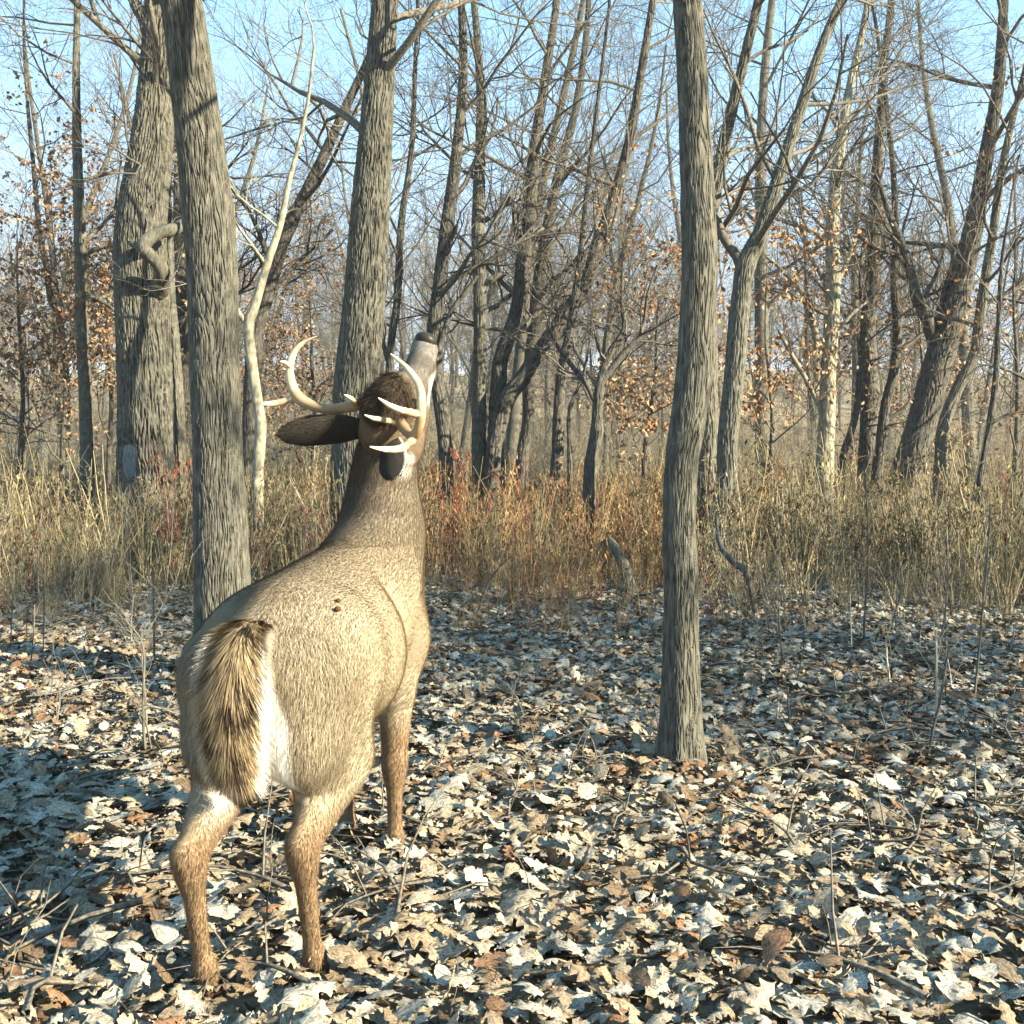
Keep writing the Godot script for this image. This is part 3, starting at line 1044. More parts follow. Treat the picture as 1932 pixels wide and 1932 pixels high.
func make_background() -> void:
	var g := RandomNumberGenerator.new()
	g.seed = 1207
	var protos := []
	protos.push_back(plain_tree("background_tree", 11.0, 0.13, g, mats["oak_bark"], 16, 2.2, 0.0))
	protos.push_back(plain_tree("background_tree", 9.0, 0.10, g, mats["dark_bark"], 15, 1.5, 0.0, true))
	protos.push_back(plain_tree("background_tree", 13.0, 0.17, g, mats["grey_bark"], 17, 3.5, 0.0))
	protos.push_back(plain_tree("background_tree", 7.0, 0.06, g, mats["grey_bark"], 14, 1.0, 0.0, true))
	protos.push_back(plain_tree("background_oak", 6.0, 0.06, g, mats["dark_bark"], 13, 1.0, 0.6))
	var labels := ["bare grey-brown tree far back in the wood", "bare dark forked tree far back in the wood", "tall bare grey tree far back in the wood", "slender bare young tree far back in the wood", "small oak with rusty leaves far back in the wood"]
	var spots := []
	var tries := 0
	while spots.size() < 115 and tries < 6000:
		tries += 1
		var depth := 21.0 + 50.0 * g.randf()
		var x := g.randf_range(-1, 1) * (0.56 * depth + 1.5)
		var ok := true
		for q in spots:
			if Vector2(x - q[0], depth - q[1]).length() < 1.5:
				ok = false
				break
		# a thinner patch behind the gap in the wood
		if absf(x / depth + 0.21) < 0.035 and depth < 34.0:
			ok = false
		if ok:
			spots.push_back([x, depth])
	# trees beside the view, whose shadows fall across the leaf litter
	for q in [[5.0, 3.6], [6.4, 5.2], [8.4, 3.4], [10.5, 1.6]]:
		spots.push_back(q)
	for k in spots.size():
		var kind := [0, 1, 2, 3, 3, 4, 0, 1][g.randi() % 8] as int
		if k >= spots.size() - 4:
			kind = 4
		var p: Node3D = protos[kind].duplicate()
		p.name = numbered(protos[kind].name)
		add_child(p)
		p.position = Vector3(spots[k][0], ground_y(spots[k][0], -spots[k][1]), -spots[k][1])
		p.rotation.y = g.randf() * TAU
		p.scale = Vector3.ONE * g.randf_range(0.75, 1.25)
		tag(p, labels[kind] if k < spots.size() - 4 else "small leafy oak beside the clearing", "tree", "bare trees of the wood behind" if k < spots.size() - 4 else "small oaks beside the clearing")
	for p in protos:
		p.free()
	# the wood closes up on the slope
	var far := Node3D.new()
	far.name = "far_woodland"
	add_child(far)
	tag(far, "hazy mass of bare trees covering the slope behind the wood", "woodland", "", "stuff")
	for k in 2:
		var t := plain_tree("far_tree", 12.0, 0.14, g, mats["grey_bark"], 12, 1.5, 0.0)
		var where := []
		var tint := PackedColorArray()
		for q in 60:
			var depth := g.randf_range(62.0, 112.0)
			var x := g.randf_range(-1, 1) * (0.56 * depth + 3.0)
			var sc := g.randf_range(0.7, 1.2)
			where.push_back(Transform3D(Basis(Vector3.UP, g.randf() * TAU).scaled(Vector3.ONE * sc), Vector3(x, ground_y(x, -depth), -depth)))
			tint.push_back(Color.WHITE)
		many("trunks", t.get_child(0).mesh, mats["grey_bark"], far, where, tint)
		many("crowns", t.get_child(1).mesh, mats["twig_bark"], far, where, tint)
		t.free()
	# twiggy undergrowth between the trees
	var under := Node3D.new()
	under.name = "undergrowth"
	add_child(under)
	tag(under, "tangle of bare twiggy shrubs between the trees behind the weeds", "undergrowth", "", "stuff")
	for k in 4:
		var s := Shape.new()
		var tips := []
		for q in 7:
			grow(s, jitter(g, 0.15) * Vector3(1, 0, 1), Vector3.UP + jitter(g, 0.5), g.randf_range(1.2, 2.2), 0.010, 2, 4, g, 0.05, tips)
		var where := []
		var tint := PackedColorArray()
		for q in 90:
			var depth := g.randf_range(18.0, 55.0)
			var x := g.randf_range(-1, 1) * (0.56 * depth + 1.0)
			where.push_back(Transform3D(Basis(Vector3.UP, g.randf() * TAU).scaled(Vector3.ONE * g.randf_range(0.6, 1.4)), Vector3(x, ground_y(x, -depth) - 0.05, -depth)))
			tint.push_back(Color.WHITE)
		many("shrubs", s.done(), mats["dry_cane"] if k % 2 else mats["twig_bark"], under, where, tint)


# ---------------------------------------------------------------- sticks and stems on the litter
func stick(called: String, label: String, rows: Array, m: String, stand: bool, forks := 0, group := "", more := 0) -> void:
	# rows: [picture x, picture y, thickness in metres, metres nearer (-) or further (+) than where the ray meets the ground]; a standing stem keeps its first row's distance
	var g := RandomNumberGenerator.new()
	g.seed = hash(label) + more
	var pts := PackedVector3Array()
	var rad := PackedFloat32Array()
	var d0 := 0.0
	for k in rows.size():
		var ray := eye_ray(rows[k][0], rows[k][1])
		var d: float = -ray.z * EYE_HEIGHT / maxf(-ray.y, 0.02)
		if k == 0:
			d0 = d
		var p := spot(rows[k][0], rows[k][1], (d0 if stand else d) + rows[k][3])
		if not stand:
			p.y = ground_y(p.x, p.z) + rows[k][4]
		elif k == 0:
			p.y = ground_y(p.x, p.z) - 0.02
		pts.push_back(p)
		rad.push_back(rows[k][2] * 0.5)
	var base := pts[0]
	for k in pts.size():
		pts[k] -= base
	var root := thing(called, base, label, "seedling" if called == "seedling" else ("cane" if called == "bramble_cane" else "branch"), group)
	var sp := spline(pts, rad, 0.05)
	part("stem" if stand else "limb", trunk_mesh(sp[0], sp[1], 9, rows[0][2] * 0.05, 60.0, g.randf() * 9.0, 0.0), mats[m], root)
	if forks > 0:
		var s := Shape.new()
		var tips := []
		var tp: PackedVector3Array = sp[0]
		for k in forks:
			var at := int(lerpf(0.35, 0.95, (k + g.randf()) / forks) * (tp.size() - 1))
			grow(s, tp[at], (tp[mini(at + 1, tp.size() - 1)] - tp[at]).normalized() + jitter(g, 0.8) + Vector3.UP * 0.2, g.randf_range(0.15, 0.4), sp[1][at] * 0.5, 3, 4, g, 0.03, tips)
		part("twigs", s.done(), mats[m], root)

func make_sticks() -> void:
	stick("fallen_branch", "dark curved dead branch hanging into the weeds behind the slim crooked trunk", [[1430, 1122, 0.05, -1.7], [1410, 1085, 0.055, -1.7], [1385, 1062, 0.055, -1.6], [1362, 1035, 0.045, -1.5], [1354, 1005, 0.03, -1.4], [1352, 965, 0.02, -1.3]], "dark_bark", true, 2)
	stick("dead_sapling", "dark forked dead stem leaning at the edge of the weeds", [[898, 1165, 0.02, 0.0], [912, 1125, 0.022, 0.0], [926, 1092, 0.02, 0.0], [945, 1068, 0.014, 0.0], [965, 1050, 0.008, 0.0]], "dark_bark", true, 3)
	stick("dead_sapling", "short dark twig stem near the forked dead stem", [[930, 1175, 0.012, 0.0], [942, 1145, 0.012, 0.0], [952, 1110, 0.009, 0.0], [956, 1070, 0.006, 0.0]], "dark_bark", true, 2)
	stick("fallen_log", "short rotten log lying tilted among the weeds", [[1196, 1108, 0.10, -0.9], [1178, 1068, 0.11, -0.6], [1160, 1034, 0.10, 0.0], [1150, 1020, 0.085, 0.3]], "oak_bark", true)
	stick("fallen_stick", "bent dark stick arching over the leaf litter", [[58, 1316, 0.016, 0, 0.03], [78, 1290, 0.018, 0, 0.06], [100, 1266, 0.018, 0, 0.09], [118, 1278, 0.017, 0, 0.07], [136, 1300, 0.014, 0, 0.03]], "dark_bark", false)
	stick("fallen_stick", "dark stick propped above the leaf litter next to a bent one", [[165, 1316, 0.018, 0, 0.04], [182, 1282, 0.02, 0, 0.10], [204, 1262, 0.018, 0, 0.12], [224, 1275, 0.014, 0, 0.06]], "dark_bark", false)
	stick("seedling", "tall thin grey seedling stem standing in the litter beside the buck", [[282, 1440, 0.012, 0.0], [272, 1395, 0.012, 0.0], [270, 1320, 0.011, 0.0], [272, 1240, 0.010, 0.0], [262, 1200, 0.008, 0.0], [225, 1160, 0.005, 0.0]], "grey_bark", true, 2)
	stick("seedling", "thin upright weed stem in the litter near the thicket", [[80, 1290, 0.008, 0.0], [82, 1200, 0.008, 0.0], [83, 1120, 0.006, 0.0], [76, 1060, 0.004, 0.0]], "dark_bark", true, 2)
	stick("seedling", "dark slanting stem rising from the open litter", [[1745, 1440, 0.010, 0.0], [1760, 1380, 0.010, 0.0], [1778, 1300, 0.009, 0.0], [1790, 1220, 0.007, 0.0]], "dark_bark", true)
	stick("seedling", "dark upright seedling stem with twigs, in front of the thicket", [[1628, 1240, 0.016, 0.0], [1632, 1150, 0.015, 0.0], [1638, 1060, 0.013, 0.0], [1636, 960, 0.010, 0.0], [1630, 880, 0.007, 0.0]], "dark_bark", true, 5)
	stick("seedling", "tall thin stem with a sunlit side, in front of the thicket", [[1836, 1330, 0.014, 0.0], [1846, 1240, 0.013, 0.0], [1856, 1130, 0.012, 0.0], [1864, 1040, 0.009, 0.0], [1868, 950, 0.006, 0.0]], "grey_bark", true, 4)
	stick("seedling", "thin stem rising past a patch of pale leaves", [[1772, 1260, 0.012, 0.0], [1780, 1180, 0.011, 0.0], [1788, 1100, 0.010, 0.0], [1786, 1010, 0.007, 0.0]], "twig_bark", true, 4)
	stick("bramble_cane", "arching pale cane bowing out of the weeds", [[1545, 1115, 0.014, 0.0], [1562, 1060, 0.014, 0.0], [1580, 1010, 0.012, 0.0], [1606, 970, 0.009, 0.0]], "pale_bark", true)
	stick("bramble_cane", "upright pale cane beside an arching one", [[1530, 1115, 0.012, 0.0], [1532, 1060, 0.011, 0.0], [1534, 1010, 0.008, 0.0]], "pale_bark", true)
	stick("bramble_cane", "wavy pale cane next to an arching one", [[1586, 1110, 0.011, 0.0], [1590, 1060, 0.010, 0.0], [1597, 1010, 0.008, 0.0]], "pale_bark", true)
	var g := RandomNumberGenerator.new()
	g.seed = 88
	for k in 26:
		var px := g.randf_range(1420, 1925) if k % 3 else g.randf_range(10, 330)
		var py := g.randf_range(1150, 1400)
		var tall := g.randf_range(70, 210)
		var lean := g.randf_range(-22, 22)
		var thick := g.randf_range(0.007, 0.015)
		stick("seedling", "thin bare twiggy seedling standing in the leaf litter before the thicket", [[px, py, thick, 0.0], [px + lean * 0.3, py - tall * 0.35, thick * 0.9, 0.0], [px + lean * 0.9, py - tall * 0.7, thick * 0.7, 0.05], [px + lean, py - tall, thick * 0.5, 0.1]], ["twig_bark", "dark_bark", "pale_bark"][k % 3], true, 3, "seedlings in the leaf litter", k)
	stick("fallen_stick", "small dark stick lying in the open litter", [[1085, 1400, 0.012, 0, 0.05], [1098, 1432, 0.014, 0, 0.06], [1104, 1465, 0.013, 0, 0.05]], "dark_bark", false)
	stick("fallen_stick", "thin brown stick lying across pale leaves", [[1720, 1365, 0.014, 0, 0.05], [1760, 1345, 0.014, 0, 0.07], [1812, 1330, 0.010, 0, 0.05]], "twig_bark", false)
	stick("fallen_stick", "short brown twig lying near the slim crooked trunk", [[1150, 1298, 0.012, 0, 0.06], [1185, 1290, 0.013, 0, 0.07], [1215, 1283, 0.010, 0, 0.06]], "twig_bark", false)


# ---------------------------------------------------------------- the buck
var deer_frame := Transform3D(Basis(Vector3.UP, deg_to_rad(-9.0)), Vector3(-0.575, 0.0, -2.15))
var deer_inverse := deer_frame.affine_inverse()

func own(px: float, py: float, d: float) -> Vector3:
	return deer_inverse * spot(px, py, d)

func S(f: float, u: float, s: float) -> Vector3:
	return Vector3(s, u, -f)

const FUR_BACK := Color(0.20, 0.165, 0.115)
const FUR_SIDE := Color(0.325, 0.275, 0.195)
const FUR_WHITE := Color(0.80, 0.78, 0.74)

func body_color(p: Vector3, n: Vector3) -> Color:
	var f := -p.z
	var u := p.y
	var s := p.x
	var c := FUR_SIDE.lerp(FUR_BACK, smoothstep(0.84, 0.98, u))
	c = c.lerp(Color(0.12, 0.085, 0.055), 0.45 * exp(-s * s / 0.0022) * smoothstep(0.88, 0.94, u) * (1.0 - smoothstep(1.0, 1.1, u)))
	# neck greyer, with shade painted down its left side
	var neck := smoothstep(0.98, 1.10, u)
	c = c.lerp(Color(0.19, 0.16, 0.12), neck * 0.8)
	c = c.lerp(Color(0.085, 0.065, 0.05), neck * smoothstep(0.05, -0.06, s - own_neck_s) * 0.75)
	# white round the tail and down the inside of the thighs
	var patch := smoothstep(0.085, 0.055, f) * smoothstep(0.112, 0.085, absf(s) + 0.05 * smoothstep(0.66, 0.84, u)) * smoothstep(0.88, 0.84, u) * smoothstep(0.40, 0.55, u)
	c = c.lerp(FUR_WHITE, patch)
	# belly and inner legs
	var belly := smoothstep(0.55, 0.50, u) * smoothstep(0.12, 0.08, absf(s)) * smoothstep(0.2, 0.3, f) * smoothstep(0.82, 0.76, f) * smoothstep(0.42, 0.46, u)
	c = c.lerp(FUR_WHITE, belly * 0.9)
	# throat
	var q := p - throat_spot
	c = c.lerp(FUR_WHITE, smoothstep(0.045, 0.025, q.length()) * 0.45)
	# legs
	c = c.lerp(Color(0.24, 0.165, 0.10), smoothstep(0.5, 0.4, u))
	return c

var own_neck_s := 0.0
var throat_spot := Vector3.ZERO
var nose_spot := Vector3.ZERO
var poll_spot := Vector3.ZERO
var tuft_spot := Vector3.ZERO
var chin_spot := Vector3.ZERO

func head_color(p: Vector3, n: Vector3) -> Color:
	var axis := nose_spot - poll_spot
	var t := (p - poll_spot).dot(axis) / axis.length_squared()
	var c := Color(0.155, 0.115, 0.08)
	c = c.lerp(Color(0.13, 0.12, 0.104), smoothstep(0.45, 0.70, t))
	c = c.lerp(Color(0.095, 0.075, 0.055), smoothstep(0.11, 0.075, p.distance_to(tuft_spot)))
	var chin := smoothstep(0.075, 0.045, p.distance_to(chin_spot))
	c = c.lerp(FUR_WHITE, chin * 0.5)
	c = c.lerp(FUR_WHITE, smoothstep(0.80, 0.85, t) * smoothstep(0.97, 0.93, t) * 0.12)
	c = c.lerp(FUR_WHITE, smoothstep(0.045, 0.025, (p - throat_spot).length()) * 0.45)
	c = c.lerp(Color(0.025, 0.022, 0.02), smoothstep(0.955, 0.985, t))
	return c

func hairs(s: Shape, from: Shape, first: int, last: int, per_area: float, paint: Callable, flow: Callable, g: RandomNumberGenerator, wide: float) -> void:
	# one blade of hair for each random spot of the skin
	var k := first
	while k < last:
		var i0 := from.i[k]
		var i1 := from.i[k + 1]
		var i2 := from.i[k + 2]
		k += 3
		var a := from.v[i0]
		var b := from.v[i1]
		var c := from.v[i2]
		var want := (b - a).cross(c - a).length() * 0.5 * per_area
		var num := int(want) + (1 if g.randf() < want - int(want) else 0)
		for q in num:
			var u := g.randf()
			var w := g.randf()
			if u + w > 1.0:
				u = 1.0 - u
				w = 1.0 - w
			var p := a + (b - a) * u + (c - a) * w
			var nn := (from.n[i0] * (1.0 - u - w) + from.n[i1] * u + from.n[i2] * w).normalized()
			var lie: Vector3 = flow.call(p)      # direction times length
			var l := lie.length() * g.randf_range(0.6, 1.25)
			var d := lie.normalized()
			d = (d - nn * d.dot(nn)).normalized()
			d = (d + nn * (0.16 if l < 0.05 else 0.45) + jitter(g, 0.2 if l < 0.05 else 0.4)).normalized()
			var side := d.cross(nn).normalized() * wide * g.randf_range(0.6, 1.2)
			nn = (nn + (side.cross(d)).normalized() * 0.5 * signf(side.cross(d).dot(nn))).normalized()
			var col: Color = paint.call(p, nn)
			var tone := g.randf_range(0.55, 1.4)
			var root := col * tone
			var tip := col * tone * (g.randf_range(0.35, 0.9) if col.r < 0.5 else 1.0)
			if col.r < 0.5 and g.randf() < 0.22:
				root = col * 0.45
				tip = col * 0.3
			root.a = 1.0
			tip.a = 1.0
			s.tri(p - side - nn * 0.002, p + side - nn * 0.002, p + d * l, nn, root, root, tip)

func body_flow(p: Vector3) -> Vector3:
	var f := -p.z
	var u := p.y
	if u < 0.5:
		return Vector3(0, -1, 0.15) * 0.018
	if u > 1.0 or f > 0.85 and u > 0.85:
		return Vector3(0, -1.0, 0.55).normalized() * 0.024
	var rump := smoothstep(0.25, 0.0, f)
	return Vector3(signf(p.x) * 0.15, -0.45 - 0.9 * rump, 1.0 - 0.6 * rump).normalized() * lerpf(0.019, 0.030, rump)

func head_flow(p: Vector3) -> Vector3:
	var axis := (poll_spot - nose_spot).normalized()
	var near := smoothstep(0.10, 0.06, p.distance_to(tuft_spot))
	return axis * lerpf(0.012, 0.055, near)

func ear(called: String, root: Node3D, base: Vector3, tip: Vector3, wide: float, back: Vector3, cup: float, edge_white: float, sag: Vector3) -> void:
	var s := Shape.new()
	s.colored = true
	var along := (tip - base)
	var l := along.length()
	var d := along / l
	back = (back - d * back.dot(d)).normalized()
	var side := d.cross(back)
	var rows := 16
	var cols := 10
	for face in 2:
		var first := s.v.size()
		for k in rows + 1:
			var t := float(k) / rows
			var w := wide * (0.72 + 0.28 * sin(PI * minf(t * 1.1, 1.0) * 0.75)) * sqrt(maxf(0.0, 1.0 - pow(maxf(t - 0.55, 0.0) / 0.45, 2.2)))
			if t < 0.25:
				w *= lerpf(0.75, 1.0, t / 0.25)
			for q in cols + 1:
				var a := (float(q) / cols - 0.5) * 2.0
				var bend := cup * (1.0 - t * 0.55)
				var off := side * sin(a * bend) / maxf(sin(bend), 0.01) * w - back * (1.0 - cos(a * bend)) * w * 1.2
				var thick := 0.004 * (1.0 - a * a) * (1.0 if face == 0 else -1.0)
				s.v.push_back(base + d * l * t + off + back * thick + sag * t * t)
				s.n.push_back((back * cos(a * bend) + side * sin(a * bend)) * (1.0 if face == 0 else -1.0))
				var c := Color(0.034, 0.031, 0.026) if face == 0 else Color(0.42, 0.38, 0.34)
				if absf(a) > 0.86:
					c = c.lerp(Color(0.045, 0.035, 0.03), 0.7)
				if a * edge_white > 0.8:
					c = c.lerp(FUR_WHITE, 0.75)
				s.c.push_back(c)
		for k in rows:
			for q in cols:
				var a := first + k * (cols + 1) + q
				var b := a + cols + 1
				s.i.push_back(a); s.i.push_back(b); s.i.push_back(a + 1)
				s.i.push_back(a + 1); s.i.push_back(b); s.i.push_back(b + 1)
	var o := part(called, s.done(), mats["ear"], root)
	var g := RandomNumberGenerator.new()
	g.seed = 71 + int(wide * 1e5)
	var hs := Shape.new()
	hairs(hs, s, 0, s.i.size() / 2, 160000.0, func(p, n): return Color(0.045, 0.04, 0.033), func(p): return d * 0.012, g, 0.0011)
	part("fur", hs.done(), mats["fur"], o, "stuff")

func bone(s: Shape, rows: Array, seg: int, tone: Color, end: Color) -> void:
	# rows: [picture x, picture y, distance, radius]; the tip goes to the second colour
	var pts := PackedVector3Array()
	var rad := PackedFloat32Array()
	for r in rows:
		pts.push_back(own(r[0], r[1], r[2]))
		rad.push_back(r[3] * 0.85)
	var sp := spline(pts, rad, 0.006)
	var tp: PackedVector3Array = sp[0]
	var tr: PackedFloat32Array = sp[1]
	var first := s.v.size()
	s.colored = true
	s.tube(tp, tr, seg, tone)
	# beading and grain
	for k in range(first, s.v.size()):
		var p := s.v[k]
		var t := clampf(float((k - first) / seg) / tp.size(), 0.0, 1.0)
		var w := fine_noise.get_noise_3d(p.x * 60.0, p.y * 60.0, p.z * 60.0)
		s.v[k] = p + s.n[k] * w * (0.0035 + 0.004 * exp(-t * 14.0)) * (1.0 - t)
		var c := tone.lerp(end, smoothstep(0.25, 0.85, t))
		c = c.lerp(Color(0.20, 0.125, 0.06), clampf(fine_noise.get_noise_3d(p.x * 25.0 + 9.0, p.y * 25.0, p.z * 25.0) * 1.8 + 0.25, 0.0, 0.85) * (1.0 - 0.7 * t))
		s.c[k] = c

func make_deer() -> void:
	var root := Node3D.new()
	root.name = numbered("white_tailed_buck")
	add_child(root)
	root.transform = deer_frame
	tag(root, "antlered white-tailed buck seen from behind with its head raised skyward", "deer")
	nose_spot = own(803, 642, 3.12)
	poll_spot = own(713, 822, 2.98)
	tuft_spot = own(732, 742, 2.94)
	throat_spot = own(772, 878, 3.0)
	chin_spot = own(806, 735, 3.12)
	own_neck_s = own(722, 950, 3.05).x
	# ---- skeleton of the trunk, neck and legs
	var b := Field.new(Vector3(-0.34, -0.02, -1.30), Vector3(0.34, 1.40, 0.16), 0.012)
	var k := 0.06
	b.chain([S(0.03, 0.815, 0), S(0.16, 0.865, 0), S(0.42, 0.885, 0), S(0.66, 0.905, 0), S(0.86, 0.935, 0)], [0.065, 0.082, 0.10, 0.108, 0.10], k)
	# barrel and chest
	b.chain([S(0.26, 0.74, 0), S(0.50, 0.72, 0), S(0.74, 0.73, 0), S(0.94, 0.75, 0), S(1.02, 0.82, 0)], [0.145, 0.178, 0.160, 0.125, 0.10], k)
	for side in [-1.0, 1.0]:
		var step: float = 0.05 if side > 0 else -0.04     # one leg a little ahead of the other
		# haunch
		b.cone(S(0.11, 0.765, 0.075 * side), S(0.28, 0.765, 0.08 * side), 0.10, 0.122, k)
		b.cone(S(0.05, 0.76, 0.07 * side), S(0.06, 0.60, 0.085 * side), 0.075, 0.068, k)
		b.cone(S(0.14, 0.73, 0.092 * side), S(0.25 + step * 0.4, 0.53, 0.11 * side), 0.120, 0.085, k)
		b.cone(S(0.10, 0.60, 0.10 * side), S(0.14 + step * 0.4, 0.50, 0.11 * side), 0.085, 0.06, k)
		b.cone(S(0.26, 0.79, 0.07 * side), S(0.52, 0.77, 0.05 * side), 0.125, 0.142, 0.08)
		b.cone(S(0.26, 0.68, 0.08 * side), S(0.50, 0.68, 0.05 * side), 0.11, 0.140, 0.08)
		# gaskin, hock, shank
		b.cone(S(0.23 + step * 0.4, 0.52, 0.12 * side), S(-0.01 + step, 0.385, 0.11 * side), 0.076, 0.036, 0.04)
		b.cone(S(-0.035 + step, 0.40, 0.11 * side), S(-0.005 + step, 0.34, 0.11 * side), 0.034, 0.034, 0.02)
		b.cone(S(-0.005 + step, 0.35, 0.11 * side), S(0.05 + step, 0.11, 0.11 * side), 0.030, 0.025, 0.02)
		b.cone(S(0.055 + step, 0.11, 0.11 * side), S(0.085 + step, 0.05, 0.112 * side), 0.031, 0.028, 0.02)
		# shoulder, forearm, knee, cannon
		var go: float = -0.03 if side > 0 else 0.05
		b.cone(S(0.80, 0.86, 0.05 * side), S(0.94, 0.68, 0.072 * side), 0.075, 0.073, 0.13)
		b.cone(S(0.94, 0.68, 0.072 * side), S(0.87, 0.54, 0.082 * side), 0.073, 0.058, 0.09)
		b.cone(S(0.87, 0.56, 0.09 * side), S(0.89 + go, 0.33, 0.088 * side), 0.058, 0.038, 0.03)
		b.cone(S(0.89 + go, 0.33, 0.088 * side), S(0.89 + go, 0.29, 0.088 * side), 0.041, 0.034, 0.02)
		b.cone(S(0.89 + go, 0.30, 0.088 * side), S(0.89 + go, 0.10, 0.088 * side), 0.031, 0.026, 0.02)
		b.cone(S(0.89 + go, 0.10, 0.088 * side), S(0.92 + go, 0.05, 0.09 * side), 0.030, 0.028, 0.02)
	# neck, raised steeply
	var n0 := S(0.86, 0.90, 0.02)
	var n1 := own(716, 1010, 3.06)
	var n2 := own(722, 930, 3.09)
	var n3 := own(728, 865, 3.07)
	b.chain([n0, n1, n2, n3, own(738, 815, 3.04)], [0.140, 0.126, 0.110, 0.096, 0.072], 0.08)
	b.cone(S(0.98, 0.80, 0.0), n1 + S(0.06, 0.0, 0.0), 0.12, 0.11, 0.08)
	b.soften(3)
	var skin := Shape.new()
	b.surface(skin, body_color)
	var body_end := skin.i.size()
	# ---- head, on a finer grid
	var lo := own(690, 880, 3.05)
	var hi := lo
	for q in [nose_spot, poll_spot, own(640, 800, 2.9), own(840, 620, 3.2), own(760, 880, 3.1), own(720, 740, 2.85)]:
		lo = lo.min(q)
		hi = hi.max(q)
	var h := Field.new(lo - Vector3.ONE * 0.06, hi + Vector3.ONE * 0.06, 0.006)
	h.cone(own(738, 850, 3.06), own(722, 812, 3.01), 0.088, 0.068, 0.03)
	h.cone(own(716, 812, 2.99), own(728, 770, 2.98), 0.058, 0.066, 0.03)
	h.cone(own(728, 770, 2.98), own(740, 738, 3.00), 0.066, 0.056, 0.03)
	h.cone(own(745, 770, 3.02), own(772, 735, 3.05), 0.062, 0.050, 0.03)
	h.cone(own(772, 735, 3.05), own(793, 690, 3.09), 0.050, 0.040, 0.025)
	h.cone(own(793, 690, 3.09), own(801, 660, 3.105), 0.040, 0.041, 0.02)
	h.cone(own(801, 660, 3.105), own(803, 650, 3.11), 0.039, 0.034, 0.01)
	# jaw and throat
	h.cone(own(762, 830, 3.08), own(775, 785, 3.09), 0.062, 0.052, 0.03)
	h.cone(own(775, 785, 3.09), own(802, 700, 3.14), 0.048, 0.030, 0.03)
	h.cone(own(802, 700, 3.14), own(807, 665, 3.145), 0.030, 0.024, 0.02)
	# brows
	h.cone(own(770, 770, 2.99), own(778, 752, 3.01), 0.022, 0.018, 0.02)
	h.cone(own(716, 752, 3.05), own(735, 735, 3.07), 0.022, 0.018, 0.02)
	h.soften(2)
	h.surface(skin, head_color)
	var body := part("body", skin.done(), mats["hide"], root)
	var g := RandomNumberGenerator.new()
	g.seed = 3301
	var coat := Shape.new()
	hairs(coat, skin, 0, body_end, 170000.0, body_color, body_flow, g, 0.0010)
	hairs(coat, skin, body_end, skin.i.size(), 220000.0, head_color, head_flow, g, 0.0010)
	part("fur", coat.done(), mats["fur"], body, "stuff")
	print("hair ", coat.i.size() / 3)
	# ---- nose, eyes
	var nose := SphereMesh.new()
	nose.radius = 0.036
	nose.height = 0.05
	nose.radial_segments = 24
	nose.rings = 12
	var no := part("nose", nose, mats["horn_black"], root)
	no.position = own(803, 644, 3.10)
	no.rotation = Vector3(-0.5, 0, -0.3)
	for at in [own(781, 762, 2.975), own(712, 748, 3.075)]:
		var ball := SphereMesh.new()
		ball.radius = 0.017
		ball.height = 0.034
		ball.radial_segments = 20
		ball.rings = 10
		part("eye", ball, mats["eye_dark"], root).position = at
	# ---- ears
	ear("ear", root, own(694, 812, 2.985), own(523, 812, 2.93), 0.053, deer_inverse.basis * Vector3(-0.2, -0.5, 0.85), 0.75, 0.0, Vector3(0, -0.012, 0))
	ear("ear", root, own(735, 822, 2.975), own(742, 905, 2.84), 0.045, deer_inverse.basis * Vector3(-0.35, 0.55, 0.75), 0.8, -1.0, Vector3(0, 0.0, 0))
	# ---- antlers
	var dull := Color(0.22, 0.155, 0.09)
	var ivory := Color(0.50, 0.42, 0.29)
	var antlers := [
		[[[745, 788, 2.955, 0.024], [752, 793, 2.94, 0.021], [765, 812, 2.89, 0.017], [780, 822, 2.845, 0.017], [790, 805, 2.815, 0.0165], [795, 770, 2.80, 0.0165], [791, 730, 2.82, 0.014], [768, 695, 2.85, 0.010], [737, 668, 2.88, 0.003]],
			[[[746, 797, 2.93, 0.011], [722, 792, 2.87, 0.0095], [704, 789, 2.83, 0.007], [688, 783, 2.80, 0.002]], [[779, 828, 2.84, 0.013], [758, 845, 2.79, 0.013], [728, 848, 2.75, 0.010], [698, 843, 2.71, 0.002]], [[793, 782, 2.80, 0.014], [765, 776, 2.77, 0.012], [738, 766, 2.74, 0.009], [714, 751, 2.71, 0.002]]]],
		[[[694, 758, 2.965, 0.024], [684, 762, 2.96, 0.021], [645, 770, 2.975, 0.018], [612, 771, 2.995, 0.018], [584, 763, 3.01, 0.020], [564, 750, 3.02, 0.021], [553, 733, 3.03, 0.018], [547, 708, 3.05, 0.015], [548, 684, 3.055, 0.014], [556, 662, 3.055, 0.011], [573, 646, 3.05, 0.008], [597, 635, 3.04, 0.002]],
			[[[566, 746, 3.02, 0.015], [540, 756, 3.03, 0.013], [518, 761, 3.03, 0.011], [495, 762, 3.02, 0.006]], [[549, 694, 3.05, 0.009], [538, 684, 3.03, 0.007], [529, 682, 3.02, 0.002]], [[676, 765, 2.955, 0.011], [662, 752, 2.90, 0.009], [650, 745, 2.86, 0.002]]]]]
	for a in antlers:
		var s := Shape.new()
		bone(s, a[0], 12, dull, ivory)
		var o := part("antler", s.done(), mats["antler"], root)
		for t in a[1]:
			var ts := Shape.new()
			bone(ts, t, 10, Color(0.36, 0.285, 0.18), Color(0.60, 0.53, 0.40))
			part("tine", ts.done(), mats["antler"], o)
	# ---- tail: a tapering dock under long hair, brown above and white beneath
	var dock := Shape.new()
	dock.colored = true
